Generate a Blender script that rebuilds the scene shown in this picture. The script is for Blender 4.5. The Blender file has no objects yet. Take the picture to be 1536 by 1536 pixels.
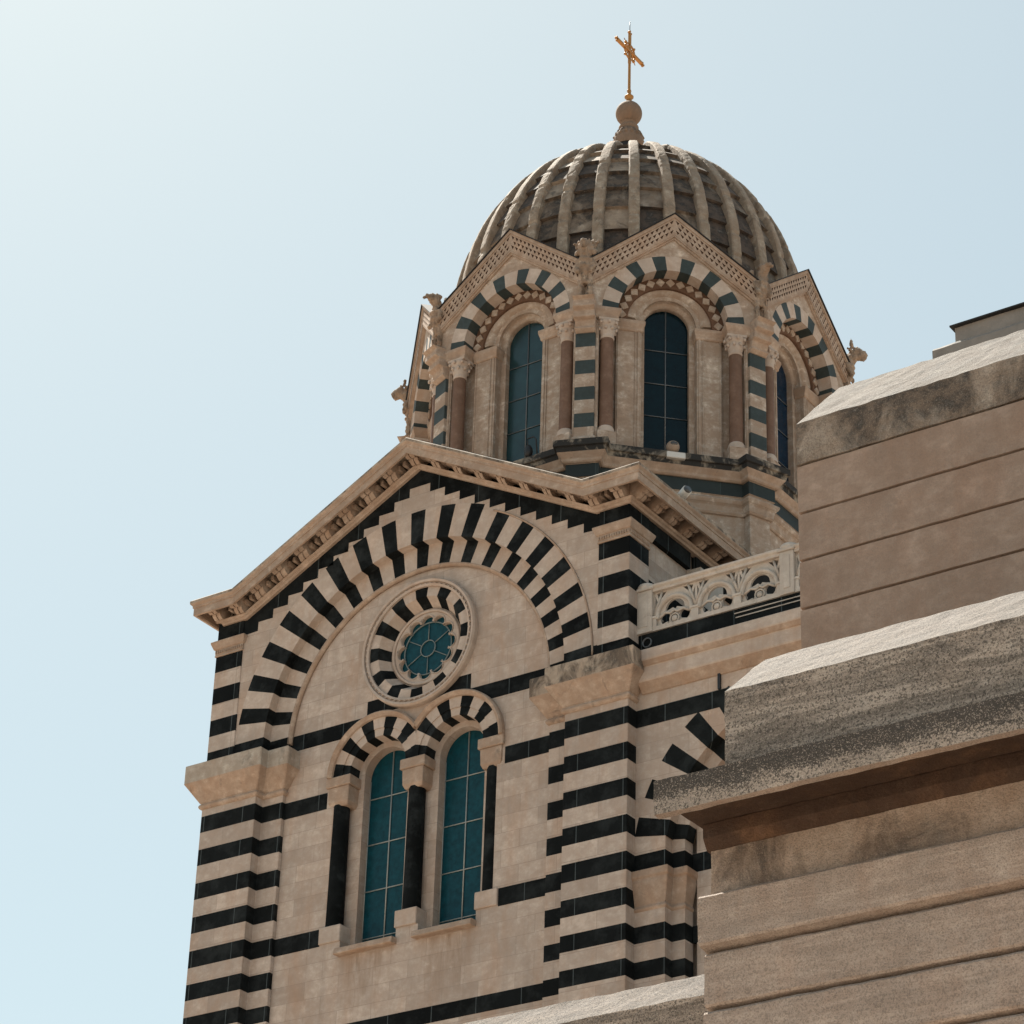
import bpy, bmesh, math, random
from mathutils import Vector, Matrix, noise
from mathutils.geometry import tessellate_polygon
random.seed(7)
R = math.radians
scene = bpy.context.scene
COL = scene.collection

# ------------------------------------------------------------------ camera
cam_d = bpy.data.cameras.new("camera")
cam = bpy.data.objects.new("camera", cam_d)
COL.objects.link(cam)
yaw, pitch, roll = 0.6139882, 0.5158363, 0.0345170
f_ = Vector((-math.sin(yaw) * math.cos(pitch), math.cos(yaw) * math.cos(pitch), math.sin(pitch)))
r_ = Vector((math.cos(yaw), math.sin(yaw), 0))
u_ = r_.cross(f_)
rr = math.cos(roll) * r_ + math.sin(roll) * u_
uu = -math.sin(roll) * r_ + math.cos(roll) * u_
m3 = Matrix((rr, uu, -f_)).transposed()
cam.matrix_world = Matrix.Translation((34.4265, -45.1085, -25.7509)) @ m3.to_4x4()
cam_d.sensor_width = 36
cam_d.lens = 100.01
cam_d.clip_start = 0.1
cam_d.clip_end = 5000
scene.camera = cam

# ------------------------------------------------------------------ sky, sun, exposure
S = Vector((-0.47, 0.26, 0.84)).normalized()          # towards the sun
el = math.asin(S.z)
world = bpy.data.worlds.new("World")
scene.world = world
world.use_nodes = True
wn, wl = world.node_tree.nodes, world.node_tree.links
bg = wn["Background"]
sky = wn.new("ShaderNodeTexSky")
sky.sky_type = 'NISHITA'
sky.sun_disc = False
sky.sun_elevation = el
sky.sun_rotation = math.atan2(S.x, S.y)
sky.air_density = 1.0
sky.dust_density = 1.0
sky.ozone_density = 1.0
hs = wn.new("ShaderNodeHueSaturation")
hs.inputs["Saturation"].default_value = 1.0
def sky_math(op, a, val):
    n = wn.new("ShaderNodeVectorMath"); n.operation = op; wl.new(a, n.inputs[0]); n.inputs[1].default_value = (val,) * 3
    return n.outputs[0]
gam = wn.new("ShaderNodeGamma"); gam.inputs[1].default_value = 0.5        # hazy day: flatten the sky's contrast
wl.new(sky_math('MULTIPLY', sky.outputs[0], 0.2), gam.inputs[0])
wl.new(sky_math('MULTIPLY', gam.outputs[0], 4.5), hs.inputs["Color"])
tint = wn.new("ShaderNodeMix"); tint.data_type = 'RGBA'; tint.blend_type = 'MULTIPLY'; tint.inputs[0].default_value = 1.0
tint.inputs[7].default_value = (0.985, 1.05, 0.945, 1)
wl.new(hs.outputs[0], tint.inputs[6])
wl.new(tint.outputs[2], bg.inputs["Color"])
bg.inputs["Strength"].default_value = 0.068
sun_d = bpy.data.lights.new("sun", 'SUN')
sun_d.energy = 5.0
sun_d.angle = R(0.5)
sun_d.color = (1.0, 0.93, 0.82)
sun = bpy.data.objects.new("sun", sun_d)
COL.objects.link(sun)
sun.rotation_euler = S.to_track_quat('Z', 'Y').to_euler()
scene.view_settings.view_transform = 'Standard'
scene.view_settings.look = 'None'
scene.view_settings.exposure = 1.38
scene.view_settings.gamma = 1.0
scene.cycles.max_bounces = 6
scene.cycles.diffuse_bounces = 4

# ------------------------------------------------------------------ materials
def mat_base(name):
    m = bpy.data.materials.new(name)
    m.use_nodes = True
    nt = m.node_tree
    return m, nt, nt.nodes["Principled BSDF"]

class N:
    """small node-graph helper"""
    def __init__(s, nt): s.nt = nt
    def node(s, t, **kw):
        n = s.nt.nodes.new(t)
        for k, v in kw.items():
            if k.startswith('i_'):
                n.inputs[k[2:].replace('_', ' ')].default_value = v
            else: setattr(n, k, v)
        return n
    def link(s, a, b): s.nt.links.new(a, b)
    def noise(s, vec, scale, detail=4, rough=0.6, dist=0.0):
        n = s.node("ShaderNodeTexNoise")
        n.inputs["Scale"].default_value = scale; n.inputs["Detail"].default_value = detail
        n.inputs["Roughness"].default_value = rough; n.inputs["Distortion"].default_value = dist
        s.link(vec, n.inputs["Vector"]); return n.outputs["Fac"]
    def ramp(s, fac, stops):
        n = s.node("ShaderNodeValToRGB"); cr = n.color_ramp
        while len(cr.elements) < len(stops): cr.elements.new(0.5)
        for e, (p, c) in zip(cr.elements, stops):
            e.position = p; e.color = (c, c, c, 1) if isinstance(c, (int, float)) else (*c, 1)
        s.link(fac, n.inputs[0]); return n.outputs[0]
    def mix(s, fac, a, b, mode='MIX'):
        n = s.node("ShaderNodeMix", data_type='RGBA', blend_type=mode)
        for k, v in ((0, fac), (6, a), (7, b)):
            if hasattr(v, 'is_linked'): s.link(v, n.inputs[k])
            elif k == 0: n.inputs[k].default_value = v
            elif isinstance(v, (int, float)): n.inputs[k].default_value = (v, v, v, 1)
            else: n.inputs[k].default_value = (*v, 1)
        return n.outputs[2]
    def math(s, op, a, b=0.0):
        n = s.node("ShaderNodeMath", operation=op)
        for sock, v in ((n.inputs[0], a), (n.inputs[1], b)):
            if hasattr(v, 'is_linked'): s.link(v, sock)
            else: sock.default_value = v
        return n.outputs[0]
    def scale(s, vec, sc):
        n = s.node("ShaderNodeVectorMath", operation='MULTIPLY'); s.link(vec, n.inputs[0]); n.inputs[1].default_value = sc
        return n.outputs[0]

def stone(name, base, warm=None, joints=None, mortar=0.8, blockvar=0.14, grain=0.25, stain=0.35, black=0.0,
          black_scale=1.3, streak=0.2, rough=0.85, bump=0.25, bscale=14.0, speck=0.0, veins=0.0, joint_w=0.006, mottle=0.0, sill=False, spec=0.25, crust=None, spk_scale=42.0, pale=0.0):
    """limestone / marble: block variation with fine joints, warm iron stains, black lichen, grain and relief"""
    m, nt, bsdf = mat_base(name)
    g = N(nt)
    tc = g.node("ShaderNodeTexCoord").outputs["Object"]
    oi = g.node("ShaderNodeObjectInfo").outputs["Random"]
    off = g.node("ShaderNodeVectorMath", operation='ADD')
    sep0 = g.node("ShaderNodeCombineXYZ")
    for k, f in enumerate((13.1, 7.7, 0.0)):
        g.link(g.math('MULTIPLY', oi, f), sep0.inputs[k])
    g.link(tc, off.inputs[0]); g.link(sep0.outputs[0], off.inputs[1])
    v = off.outputs[0]
    col = None
    n1 = g.noise(v, 1.1, 5, 0.62, 0.4)
    n2 = g.noise(v, 9.0, 6, 0.7)
    n3 = g.noise(v, 55.0, 3, 0.7)
    c = g.mix(g.ramp(n1, [(0.30, 0.0), (0.72, 1.0)]), tuple(x * (1 - grain * .8) for x in base), tuple(min(1, x * (1 + grain * .55)) for x in base))
    c = g.mix(g.math('MULTIPLY', n2, 0.9), c, tuple(x * (1 - grain * 1.1) for x in base))
    hgt = g.math('ADD', g.math('MULTIPLY', n2, 0.6), g.math('MULTIPLY', n3, 0.4))
    if joints:
        s = g.node("ShaderNodeSeparateXYZ"); g.link(tc, s.inputs[0])
        cb = g.node("ShaderNodeCombineXYZ")
        g.link(g.math('ADD', s.outputs[0], s.outputs[1]), cb.inputs[0]); g.link(s.outputs[2], cb.inputs[1])
        bt = g.node("ShaderNodeTexBrick"); g.link(cb.outputs[0], bt.inputs["Vector"])
        bt.offset = 0.5; bt.squash = 1.0
        bt.inputs["Scale"].default_value = 1.0
        bt.inputs["Brick Width"].default_value = joints[0]; bt.inputs["Row Height"].default_value = joints[1]
        bt.inputs["Mortar Size"].default_value = joint_w; bt.inputs["Mortar Smooth"].default_value = 0.3
        bt.inputs["Color1"].default_value = (1 - blockvar,) * 3 + (1,)
        bt.inputs["Color2"].default_value = (1 + blockvar * .45,) * 3 + (1,)
        bt.inputs["Mortar"].default_value = (mortar,) * 3 + (1,)
        c = g.mix(1.0, c, bt.outputs["Color"], 'MULTIPLY')
        hgt = g.math('SUBTRACT', hgt, g.math('MULTIPLY', bt.outputs["Fac"], 0.8))
    if warm and stain:
        sv = g.noise(g.scale(v, (1.6, 1.6, 0.55)), 1.0, 6, 0.65, 0.3)
        c = g.mix(g.math('MULTIPLY', g.ramp(sv, [(0.48, 0.0), (0.75, 1.0)]), stain), c, warm)
    if streak:
        st = g.noise(g.scale(v, (5.0, 5.0, 0.35)), 1.0, 5, 0.6)
        c = g.mix(g.math('MULTIPLY', g.ramp(st, [(0.52, 0.0), (0.8, 1.0)]), streak), c, tuple(x * 0.45 for x in base))
    if black:
        bl = g.noise(g.scale(v, (1.0, 1.0, 0.75)), black_scale, 8, 0.68, 0.6)
        lo = 0.62 - 0.25 * black
        c = g.mix(g.math('MULTIPLY', g.ramp(bl, [(lo, 0.0), (lo + 0.14, 1.0)]), min(1.0, 0.55 + black * .5)), c, (0.026, 0.025, 0.024))
    if sill:      # rusty run-off below the two window sills
        s2 = g.node("ShaderNodeSeparateXYZ"); g.link(tc, s2.inputs[0])
        run = g.noise(g.scale(tc, (4.5, 1.0, 0.9)), 1.0, 6, 0.65, 0.4)
        ax_ = g.math('ABSOLUTE', g.math('SUBTRACT', g.math('ABSOLUTE', s2.outputs[0]), 1.03))
        mx = g.ramp(ax_, [(0.35, 1.0), (0.85, 0.0)])
        mz = g.ramp(g.math('MULTIPLY', g.math('ADD', s2.outputs[2], 6.0), 0.5), [(0.15, 0.0), (0.62, 0.75), (0.985, 1.0), (1.0, 0.0)])
        mm_ = g.math('MULTIPLY', g.math('MULTIPLY', mx, mz), g.ramp(run, [(0.40, 0.0), (0.66, 1.0)]))
        c = g.mix(g.math('MULTIPLY', mm_, 0.75), c, (0.20, 0.125, 0.075))
    if mottle:
        mo = g.noise(g.scale(v, (1.0, 1.0, 1.3)), 3.4, 8, 0.74, 0.12)
        c = g.mix(g.math('MULTIPLY', g.ramp(mo, [(0.44, 1.0), (0.60, 0.0)]), mottle), c, tuple(x * q for x, q in zip(base, (.52, .45, .40))))
        c = g.mix(g.math('MULTIPLY', g.ramp(mo, [(0.58, 0.0), (0.72, 1.0)]), mottle * .8), c, tuple(min(1, x * 1.28) for x in base))
    if veins:
        ve = g.noise(g.scale(v, (0.55, 1.0, 5.5)), 1.3, 7, 0.62, 1.2)
        c = g.mix(g.math('MULTIPLY', g.ramp(ve, [(0.40, 1.0), (0.56, 0.0)]), veins), c, tuple(x * 0.20 for x in base))
        c = g.mix(g.math('MULTIPLY', g.ramp(ve, [(0.56, 0.0), (0.62, 1.0), (0.68, 0.0)]), veins * .8), c, tuple(min(1, x * 1.35) for x in base))
    if crust:     # lichen crust that grew along the upper edge
        s3 = g.node("ShaderNodeSeparateXYZ"); g.link(tc, s3.inputs[0])
        zf = g.math('DIVIDE', g.math('SUBTRACT', s3.outputs[2], crust[0]), crust[1] - crust[0])
        cn1 = g.noise(g.scale(v, (1.0, 1.0, 2.5)), 2.2, 5, 0.7, 0.5); cn2 = g.noise(v, 48.0, 3, 0.75)
        cf = g.math('ADD', g.math('ADD', g.math('MULTIPLY', zf, 0.55), g.math('MULTIPLY', cn1, 0.75)), g.math('MULTIPLY', cn2, 0.75))
        c = g.mix(g.math('MULTIPLY', g.ramp(cf, [(0.94, 0.0), (1.06, 1.0)]), 0.88), c, (0.024, 0.024, 0.024))
    if pale:
        pv = g.noise(v, 1.7, 4, 0.7)
        c = g.mix(g.math('MULTIPLY', g.ramp(pv, [(0.48, 0.0), (0.72, 1.0)]), pale), c, tuple(x * 2.6 + .01 for x in base))
    if speck:
        sp = g.noise(v, spk_scale, 3, 0.75)
        c = g.mix(g.math('MULTIPLY', g.ramp(sp, [(0.51, 0.0), (0.57, 1.0)]), speck), c, tuple(x * 0.16 for x in base))
        sp2 = g.noise(v, spk_scale * 1.5, 2, 0.8)
        c = g.mix(g.math('MULTIPLY', g.ramp(sp2, [(0.56, 0.0), (0.64, 1.0)]), speck * .45), c, tuple(min(1, x * 1.55) for x in base))
        hgt = g.math('ADD', hgt, g.math('MULTIPLY', sp, 0.7))
    g.link(c, bsdf.inputs["Base Color"])
    bsdf.inputs["Roughness"].default_value = rough
    bsdf.inputs["Specular IOR Level"].default_value = spec
    bp = g.node("ShaderNodeBump"); bp.inputs["Strength"].default_value = bump; bp.inputs["Distance"].default_value = 0.03
    g.link(hgt, bp.inputs["Height"]); g.link(bp.outputs[0], bsdf.inputs["Normal"])
    return m

def simple(name, col, rough=0.5, metal=0.0, bump=0.0, bscale=20, var=0.0, spec=0.5):
    m, nt, b = mat_base(name)
    g = N(nt)
    b.inputs["Roughness"].default_value = rough
    b.inputs["Metallic"].default_value = metal
    b.inputs["Specular IOR Level"].default_value = spec
    tc = g.node("ShaderNodeTexCoord").outputs["Object"]
    n = g.noise(tc, bscale, 4, 0.6)
    c = g.mix(n, tuple(x * (1 - var) for x in col), tuple(min(1, x * (1 + var)) for x in col))
    g.link(c, b.inputs["Base Color"])
    if bump:
        bp = g.node("ShaderNodeBump"); bp.inputs["Strength"].default_value = bump; bp.inputs["Distance"].default_value = 0.02
        g.link(n, bp.inputs["Height"]); g.link(bp.outputs[0], b.inputs["Normal"])
    return m

WARM = (0.36, 0.20, 0.11)
LIME = (0.535, 0.452, 0.39)
M = {}
M['ashlar'] = stone("limestone_ashlar", LIME, WARM, joints=(0.92, 0.40), mortar=0.70, blockvar=0.19, stain=0.5, streak=0.42, grain=0.30, mottle=0.36, joint_w=0.007)
M['ashlar_front'] = stone("limestone_ashlar_front", LIME, WARM, joints=(0.92, 0.40), mortar=0.70, blockvar=0.19, stain=0.5, streak=0.42, grain=0.30, mottle=0.36, joint_w=0.007, sill=True)
M['lime'] = stone("limestone_carved", LIME, WARM, stain=0.45, streak=0.3, bump=0.4, grain=0.32, mottle=0.28)
M['lime_warm'] = stone("limestone_warm", (0.475, 0.375, 0.30), WARM, stain=0.55, streak=0.4, bump=0.4, grain=0.38, mottle=0.55, black=0.14, black_scale=2.5)  # warm tone carries bounced light on undersides besides the stain
M['lime_grey'] = stone('limestone_weathered_grey', (0.46, 0.41, 0.35), WARM, stain=0.35, black=0.22, black_scale=1.3, streak=0.35, bump=0.4, mottle=0.5)
M['lime_black'] = stone("limestone_lichen_and_shade", (0.43, 0.36, 0.29), WARM, stain=0.3, black=0.65, black_scale=2.2, streak=0.4, bump=0.4, mottle=0.4)
M['ledge'] = stone("ledge_lichen", (0.30, 0.26, 0.21), WARM, stain=0.2, black=1.0, black_scale=2.2, streak=0.3, bump=0.5)
M['dark'] = stone("dark_serpentine", (0.0100, 0.0124, 0.0132), None, joints=(1.13, 90.0), mortar=9.0, blockvar=0.5, stain=0, streak=0.35, grain=0.6, rough=0.75, bump=0.1, joint_w=0.011, pale=0.45, spec=0.08)
M['darkv'] = stone("dark_serpentine_voussoir", (0.0100, 0.0124, 0.0132), None, stain=0, streak=0.3, grain=0.8, rough=0.75, bump=0.1, pale=0.6, spec=0.08)
M['teal'] = stone("green_serpentine", (0.052, 0.072, 0.074), None, stain=0, streak=0.4, grain=0.6, rough=0.6, bump=0.1, mottle=0.4)
M['teald'] = stone("green_serpentine_deep", (0.026, 0.037, 0.038), None, joints=(1.1, 90.0), mortar=2.5, blockvar=0.3, stain=0, streak=0.3, grain=0.35, rough=0.6, bump=0.1)
M['drum'] = stone("drum_limestone", (0.53, 0.45, 0.38), WARM, joints=(1.4, 0.62), mortar=0.68, blockvar=0.22, stain=0.55, streak=0.5, grain=0.38, black=0.16, black_scale=2.0, mottle=0.9)
M['brown'] = stone("red_brown_marble", (0.225, 0.140, 0.100), None, stain=0, streak=0.6, grain=0.6, rough=0.65, bump=0.1, mottle=0.6)
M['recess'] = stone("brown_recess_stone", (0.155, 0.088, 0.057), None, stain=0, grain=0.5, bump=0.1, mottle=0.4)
M['dome'] = stone("dome_limestone", (0.31, 0.262, 0.215), (0.26, 0.18, 0.11), stain=0.4, black=0.95, black_scale=1.25, streak=0.9, grain=0.45, bump=0.3, mottle=0.6)
M['dome_pale'] = stone("dome_limestone_pale", (0.38, 0.32, 0.26), (0.30, 0.2, 0.12), stain=0.45, black=0.45, black_scale=2.2, streak=0.7, grain=0.4, bump=0.3, mottle=0.5)
M['dome_dark'] = stone("dome_limestone_blackened", (0.19, 0.16, 0.14), (0.16, 0.11, 0.08), stain=0.4, black=1.25, black_scale=1.9, streak=0.8, grain=0.5, bump=0.3, mottle=0.7)
M['rib'] = stone("dome_rib_limestone", (0.42, 0.355, 0.285), (0.27, 0.18, 0.11), stain=0.45, black=0.35, black_scale=2.8, streak=0.45, grain=0.5, bump=0.8, mottle=0.8)
M['finial'] = stone('finial_stone', (0.235, 0.165, 0.12), WARM, stain=0.4, black=0.1, grain=0.35, bump=0.4)
M['statue'] = stone("statue_limestone", (0.40, 0.315, 0.245), WARM, stain=0.45, black=0.45, black_scale=4.0, streak=0.4, grain=0.45, bump=0.7, mottle=0.6)
M['white'] = stone("white_marble_weathered", (0.58, 0.53, 0.475), WARM, stain=0.18, streak=0.3, grain=0.3, bump=0.3, black=0.12, black_scale=3.5, mottle=0.3)
M['bast'] = stone("bastion_stone", (0.52, 0.43, 0.365), (0.36, 0.22, 0.15), stain=0.5, streak=0.2, grain=0.35, speck=0.42, bump=0.8, veins=0.2, mottle=0.3, spk_scale=48.0)
M['bast_dirty'] = stone("bastion_stone_dirty", (0.45, 0.385, 0.325), (0.28, 0.2, 0.14), stain=0.25, streak=0.15, grain=0.4, speck=0.85, black=0.2, black_scale=1.4, bump=1.0, veins=0.62)
M['bast_crust'] = stone("bastion_cornice_crusted", (0.50, 0.43, 0.365), (0.28, 0.2, 0.14), stain=0.2, streak=0.1, grain=0.4, speck=0.9, bump=1.0, veins=0.2, crust=(-13.92, -13.50))
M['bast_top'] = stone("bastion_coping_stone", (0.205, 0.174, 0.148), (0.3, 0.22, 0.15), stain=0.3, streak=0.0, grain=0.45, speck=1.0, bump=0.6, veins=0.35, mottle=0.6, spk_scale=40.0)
M['soffit'] = stone('shaded_brown_soffit', (0.105, 0.066, 0.046), (0.20, 0.11, 0.06), stain=0.8, streak=0.3, grain=0.6, speck=0.3, bump=0.8, mottle=0.6)  # dark brown base holds the shade under the slab, stains over it
M['stucco'] = stone("terrace_render", (0.37, 0.285, 0.23), (0.27, 0.17, 0.12), stain=0.65, streak=0.25, grain=0.32, bump=0.45, speck=0.08, mottle=0.4)
M['bast_stain'] = stone("bastion_stone_sooty", (0.48, 0.39, 0.32), (0.33, 0.2, 0.13), stain=0.5, streak=0.3, grain=0.35, speck=0.35, bump=0.8, black=0.55, black_scale=1.4, mottle=0.4)
M['stucco_dirty'] = stone("terrace_coping", (0.42, 0.36, 0.30), (0.25, 0.18, 0.12), stain=0.25, streak=0.9, grain=0.4, black=0.85, black_scale=1.1, bump=0.5, speck=0.4, mottle=0.6)
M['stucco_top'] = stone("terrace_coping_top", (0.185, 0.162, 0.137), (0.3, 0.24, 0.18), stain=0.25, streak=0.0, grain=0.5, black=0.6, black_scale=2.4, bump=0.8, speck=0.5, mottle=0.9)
M['pier'] = stone("pier_stone", (0.26, 0.24, 0.22), (0.2, 0.16, 0.12), stain=0.3, streak=0.2, grain=0.35, black=0.1, bump=0.4)
M['ground'] = stone("dusty_ground", (0.39, 0.315, 0.255), (0.3, 0.22, 0.15), stain=0.4, streak=0, grain=0.25)
M['lead'] = simple("lead_flashing", (0.025, 0.025, 0.026), 0.8, 0.0, 0.1, 6, 0.4, 0.2)
M['glass'] = simple("teal_glass", (0.003, 0.040, 0.055), 0.3, 0, 0.25, 9, 0.75, 0.18)
M['glass_d'] = simple("dark_teal_glass", (0.0012, 0.008, 0.012), 0.14, 0, 0.05, 5, 0.7, 0.2)
M['glass_t'] = simple("pale_teal_glass", (0.010, 0.032, 0.038), 0.2, 0, 0.1, 2.0, 0.8, 0.45)  # paler tone paints the sky reflected in the left drum window
M['glass_b'] = simple("deep_blue_glass", (0.0008, 0.016, 0.038), 0.16, 0, 0.05, 5, 0.5, 0.3)  # blue tone paints the reflection in the right drum window
M['bar'] = simple("window_bar_metal", (0.30, 0.32, 0.31), 0.5, 0.3, 0, 20, 0.3)
M['bar_r'] = simple("lead_came", (0.15, 0.18, 0.18), 0.5, 0.2, 0, 20, 0.3)
M['bar_d'] = simple("dark_window_bar_metal", (0.12, 0.13, 0.14), 0.5, 0.3, 0, 20, 0.3)
M['gold'] = simple("gilded_metal", (0.37, 0.175, 0.05), 0.5, 0.6, 0.1, 18, 0.3)
M['black'] = simple("black_metal_and_gap", (0.012, 0.012, 0.013), 0.45, 0.2, 0, 20, 0.2)
M['lamp'] = simple("floodlight_housing", (0.55, 0.52, 0.48), 0.35, 0.1, 0, 20, 0.1)
M['lens'] = simple("floodlight_lens", (0.05, 0.05, 0.05), 0.15, 0, 0, 20, 0.1)

# ------------------------------------------------------------------ mesh builder
class MB:
    def __init__(s): s.v = []; s.f = []; s.m = []; s.sm = []
    def add(s, verts, faces, mi=0, smooth=False, T=None):
        b = len(s.v)
        for p in verts:
            p = Vector(p)
            s.v.append(T @ p if T else p)
        for k, f in enumerate(faces):
            s.f.append([b + i for i in f]); s.m.append(mi[k] if isinstance(mi, list) else mi); s.sm.append(smooth)
        return s
    def box(s, x0, x1, y0, y1, z0, z1, mi=0, T=None):
        return s.add([(x0, y0, z0), (x1, y0, z0), (x1, y1, z0), (x0, y1, z0), (x0, y0, z1), (x1, y0, z1), (x1, y1, z1), (x0, y1, z1)],
              [(0, 3, 2, 1), (4, 5, 6, 7), (0, 1, 5, 4), (1, 2, 6, 5), (2, 3, 7, 6), (3, 0, 4, 7)], mi, T=T)
    def stack(s, foot, levels, mats, cap=True):
        """foot: fn(i)->list of (x,y) per level (or fixed list); levels: z list; mats: material per layer"""
        n = len(levels); L = [foot(i) if callable(foot) else foot for i in range(n)]; k = len(L[0])
        for i in range(n - 1):
            vs = [(x, y, levels[i]) for x, y in L[i]] + [(x, y, levels[i + 1]) for x, y in L[i + 1]]
            s.add(vs, [(j, (j + 1) % k, k + (j + 1) % k, k + j) for j in range(k)], mats[i])
        if cap:
            for i, mm in ((0, mats[0]), (n - 1, mats[-1])):
                s.sheet([L[i]], lambda a, b, z=levels[i]: (a, b, z), mm)
        return s
    def sheet(s, loops, to3, mi=0):
        """flat polygon with holes, tessellated; loops of 2d points; to3(a,b)->xyz"""
        tri = tessellate_polygon([[Vector((a, b, 0)) for a, b in lp] for lp in loops])
        pts = [p for lp in loops for p in lp]
        return s.add([to3(a, b) for a, b in pts], [tuple(t) for t in tri], mi)
    def plate(s, loops, y0, y1, mi=0, side=None):
        """polygon with holes in XZ, given thickness y0 (front) .. y1 (back)"""
        s.sheet(loops, lambda a, b: (a, y0, b), mi)
        s.sheet(loops, lambda a, b: (a, y1, b), mi)
        for lp in loops:
            s.wall(lp, y0, y1, mi if side is None else side)
        return s
    def wall(s, lp, y0, y1, mi=0, closed=True):
        k = len(lp); vs = [(a, y0, b) for a, b in lp] + [(a, y1, b) for a, b in lp]
        return s.add(vs, [(j, (j + 1) % k, k + (j + 1) % k, k + j) for j in range(k if closed else k - 1)], mi)
    def voussoir(s, cx, cz, r0, r1, a0, a1, yf, yb, mi, n=3, clampx=None, clampside=1, gap=0.0):
        """arch block: front face and the soffit, outer and end faces"""
        vs = []
        for k in range(n + 1):
            a = a0 + (a1 - a0) * k / n
            ca, sa = math.cos(a), math.sin(a); ro = r1; ri = r0
            if clampx is not None and ca * clampside < -1e-6:
                lim = clampx / abs(ca); ro = min(ro, lim); ri = min(ri, lim)
            for y in (yf, yb):
                vs += [(cx + ri * ca, y, cz + ri * sa), (cx + ro * ca, y, cz + ro * sa)]
        fs = []
        for k in range(n):
            p, q = 4 * k, 4 * k + 4
            fs += [(p, p + 1, q + 1, q), (p + 2, q + 2, q + 3, p + 3), (p, q, q + 2, p + 2), (p + 1, p + 3, q + 3, q + 1)]
        fs += [(0, 2, 3, 1), (4 * n, 4 * n + 1, 4 * n + 3, 4 * n + 2)]
        return s.add(vs, fs, mi)
    def sweep(s, frames, prof, mi=0, closed_prof=True, closed_path=False, caps=True, smooth=False):
        """frames: list of fn-able (P, A, B): point = P + a*A + b*B"""
        k = len(prof); n = len(frames); vs = []
        for P, A, B in frames:
            for a, b in prof: vs.append(Vector(P) + a * Vector(A) + b * Vector(B))
        fs = []; mm = []
        for i in range(n if closed_path else n - 1):
            i2 = (i + 1) % n
            for j in range(k if closed_prof else k - 1):
                j2 = (j + 1) % k
                fs.append((i * k + j, i * k + j2, i2 * k + j2, i2 * k + j)); mm.append(mi[j] if isinstance(mi, list) else mi)
        s.add(vs, fs, mm, smooth)
        if caps and closed_prof and not closed_path:
            b = len(s.v) - len(vs); m0 = mi[0] if isinstance(mi, list) else mi
            tri = tessellate_polygon([[Vector((p, q, 0)) for p, q in prof]])
            for i in (0, n - 1):
                for t in tri: s.f.append([b + i * k + q for q in t]); s.m.append(m0); s.sm.append(False)
        return s
    def arcsweep(s, cx, cz, prof, a0, a1, n, y=0.0, mi=0, full=False, smooth=True):
        """prof: (radius, y) closed; swept round (cx,cz) in XZ"""
        fr = []
        for k in range(n if full else n + 1):
            a = a0 + (a1 - a0) * k / n
            fr.append(((cx, y, cz), (math.cos(a), 0, math.sin(a)), (0, 1, 0)))
        return s.sweep(fr, prof, mi, True, full, not full, smooth)
    def lathe(s, cx, cy, prof, n=24, mi=0, smooth=True, T=None, flute=None):
        vs = []; k = len(prof)
        for i in range(n):
            a = 2 * math.pi * i / n
            for r, z in prof: vs.append((cx + r * math.cos(a), cy + r * math.sin(a), z))
        fs = []; mm = []
        for i in range(n):
            i2 = (i + 1) % n
            for j in range(k - 1):
                fs.append((i * k + j, i2 * k + j, i2 * k + j + 1, i * k + j + 1)); mm.append(mi[j] if isinstance(mi, list) else mi)
        return s.add(vs, fs, mm, smooth, T)
    def tube(s, pts, rad, n=8, mi=0, smooth=True):
        pts = [Vector(p) for p in pts]; vs = []; m = len(pts)
        rads = rad if isinstance(rad, (list, tuple)) else [rad] * m
        for i, p in enumerate(pts):
            d = (pts[min(i + 1, m - 1)] - pts[max(i - 1, 0)]).normalized()
            a = d.cross(Vector((0, 0, 1)) if abs(d.z) < 0.9 else Vector((1, 0, 0))).normalized(); b = d.cross(a)
            for k in range(n):
                t = 2 * math.pi * k / n
                vs.append(p + rads[i] * (math.cos(t) * a + math.sin(t) * b))
        fs = [(i * n + k, i * n + (k + 1) % n, (i + 1) * n + (k + 1) % n, (i + 1) * n + k) for i in range(m - 1) for k in range(n)]
        fs += [tuple(range(n - 1, -1, -1)), tuple(range((m - 1) * n, m * n))]
        return s.add(vs, fs, mi, smooth)
    def ball(s, c, r, n=12, mi=0, sc=(1, 1, 1), T=None):
        vs = []; fs = []; h = n // 2
        for i in range(h + 1):
            ph = math.pi * i / h
            for k in range(n):
                t = 2 * math.pi * k / n
                vs.append((c[0] + r * sc[0] * math.sin(ph) * math.cos(t), c[1] + r * sc[1] * math.sin(ph) * math.sin(t), c[2] + r * sc[2] * math.cos(ph)))
        for i in range(h):
            for k in range(n): fs.append((i * n + k, (i + 1) * n + k, (i + 1) * n + (k + 1) % n, i * n + (k + 1) % n))
        return s.add(vs, fs, mi, True, T)
    def mesh(s, name, mats, bevel=0.0):
        me = bpy.data.meshes.new(name)
        bm = bmesh.new()
        bv = [bm.verts.new(p) for p in s.v]
        for f, mi, sm in zip(s.f, s.m, s.sm):
            if len(set(f)) < 3: continue
            try: fc = bm.faces.new([bv[i] for i in f])
            except ValueError: continue
            fc.material_index = mi; fc.smooth = sm
        bmesh.ops.remove_doubles(bm, verts=bm.verts, dist=0.0004)
        bmesh.ops.recalc_face_normals(bm, faces=bm.faces)
        bm.to_mesh(me); bm.free()
        for m in mats: me.materials.append(M[m])
        return me
    def build(s, name, mats, parent=None, loc=(0, 0, 0), rotz=0.0, bevel=0.0):
        o = bpy.data.objects.new(name, s.mesh(name, mats))
        return place(o, parent, loc, rotz, bevel)

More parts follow.
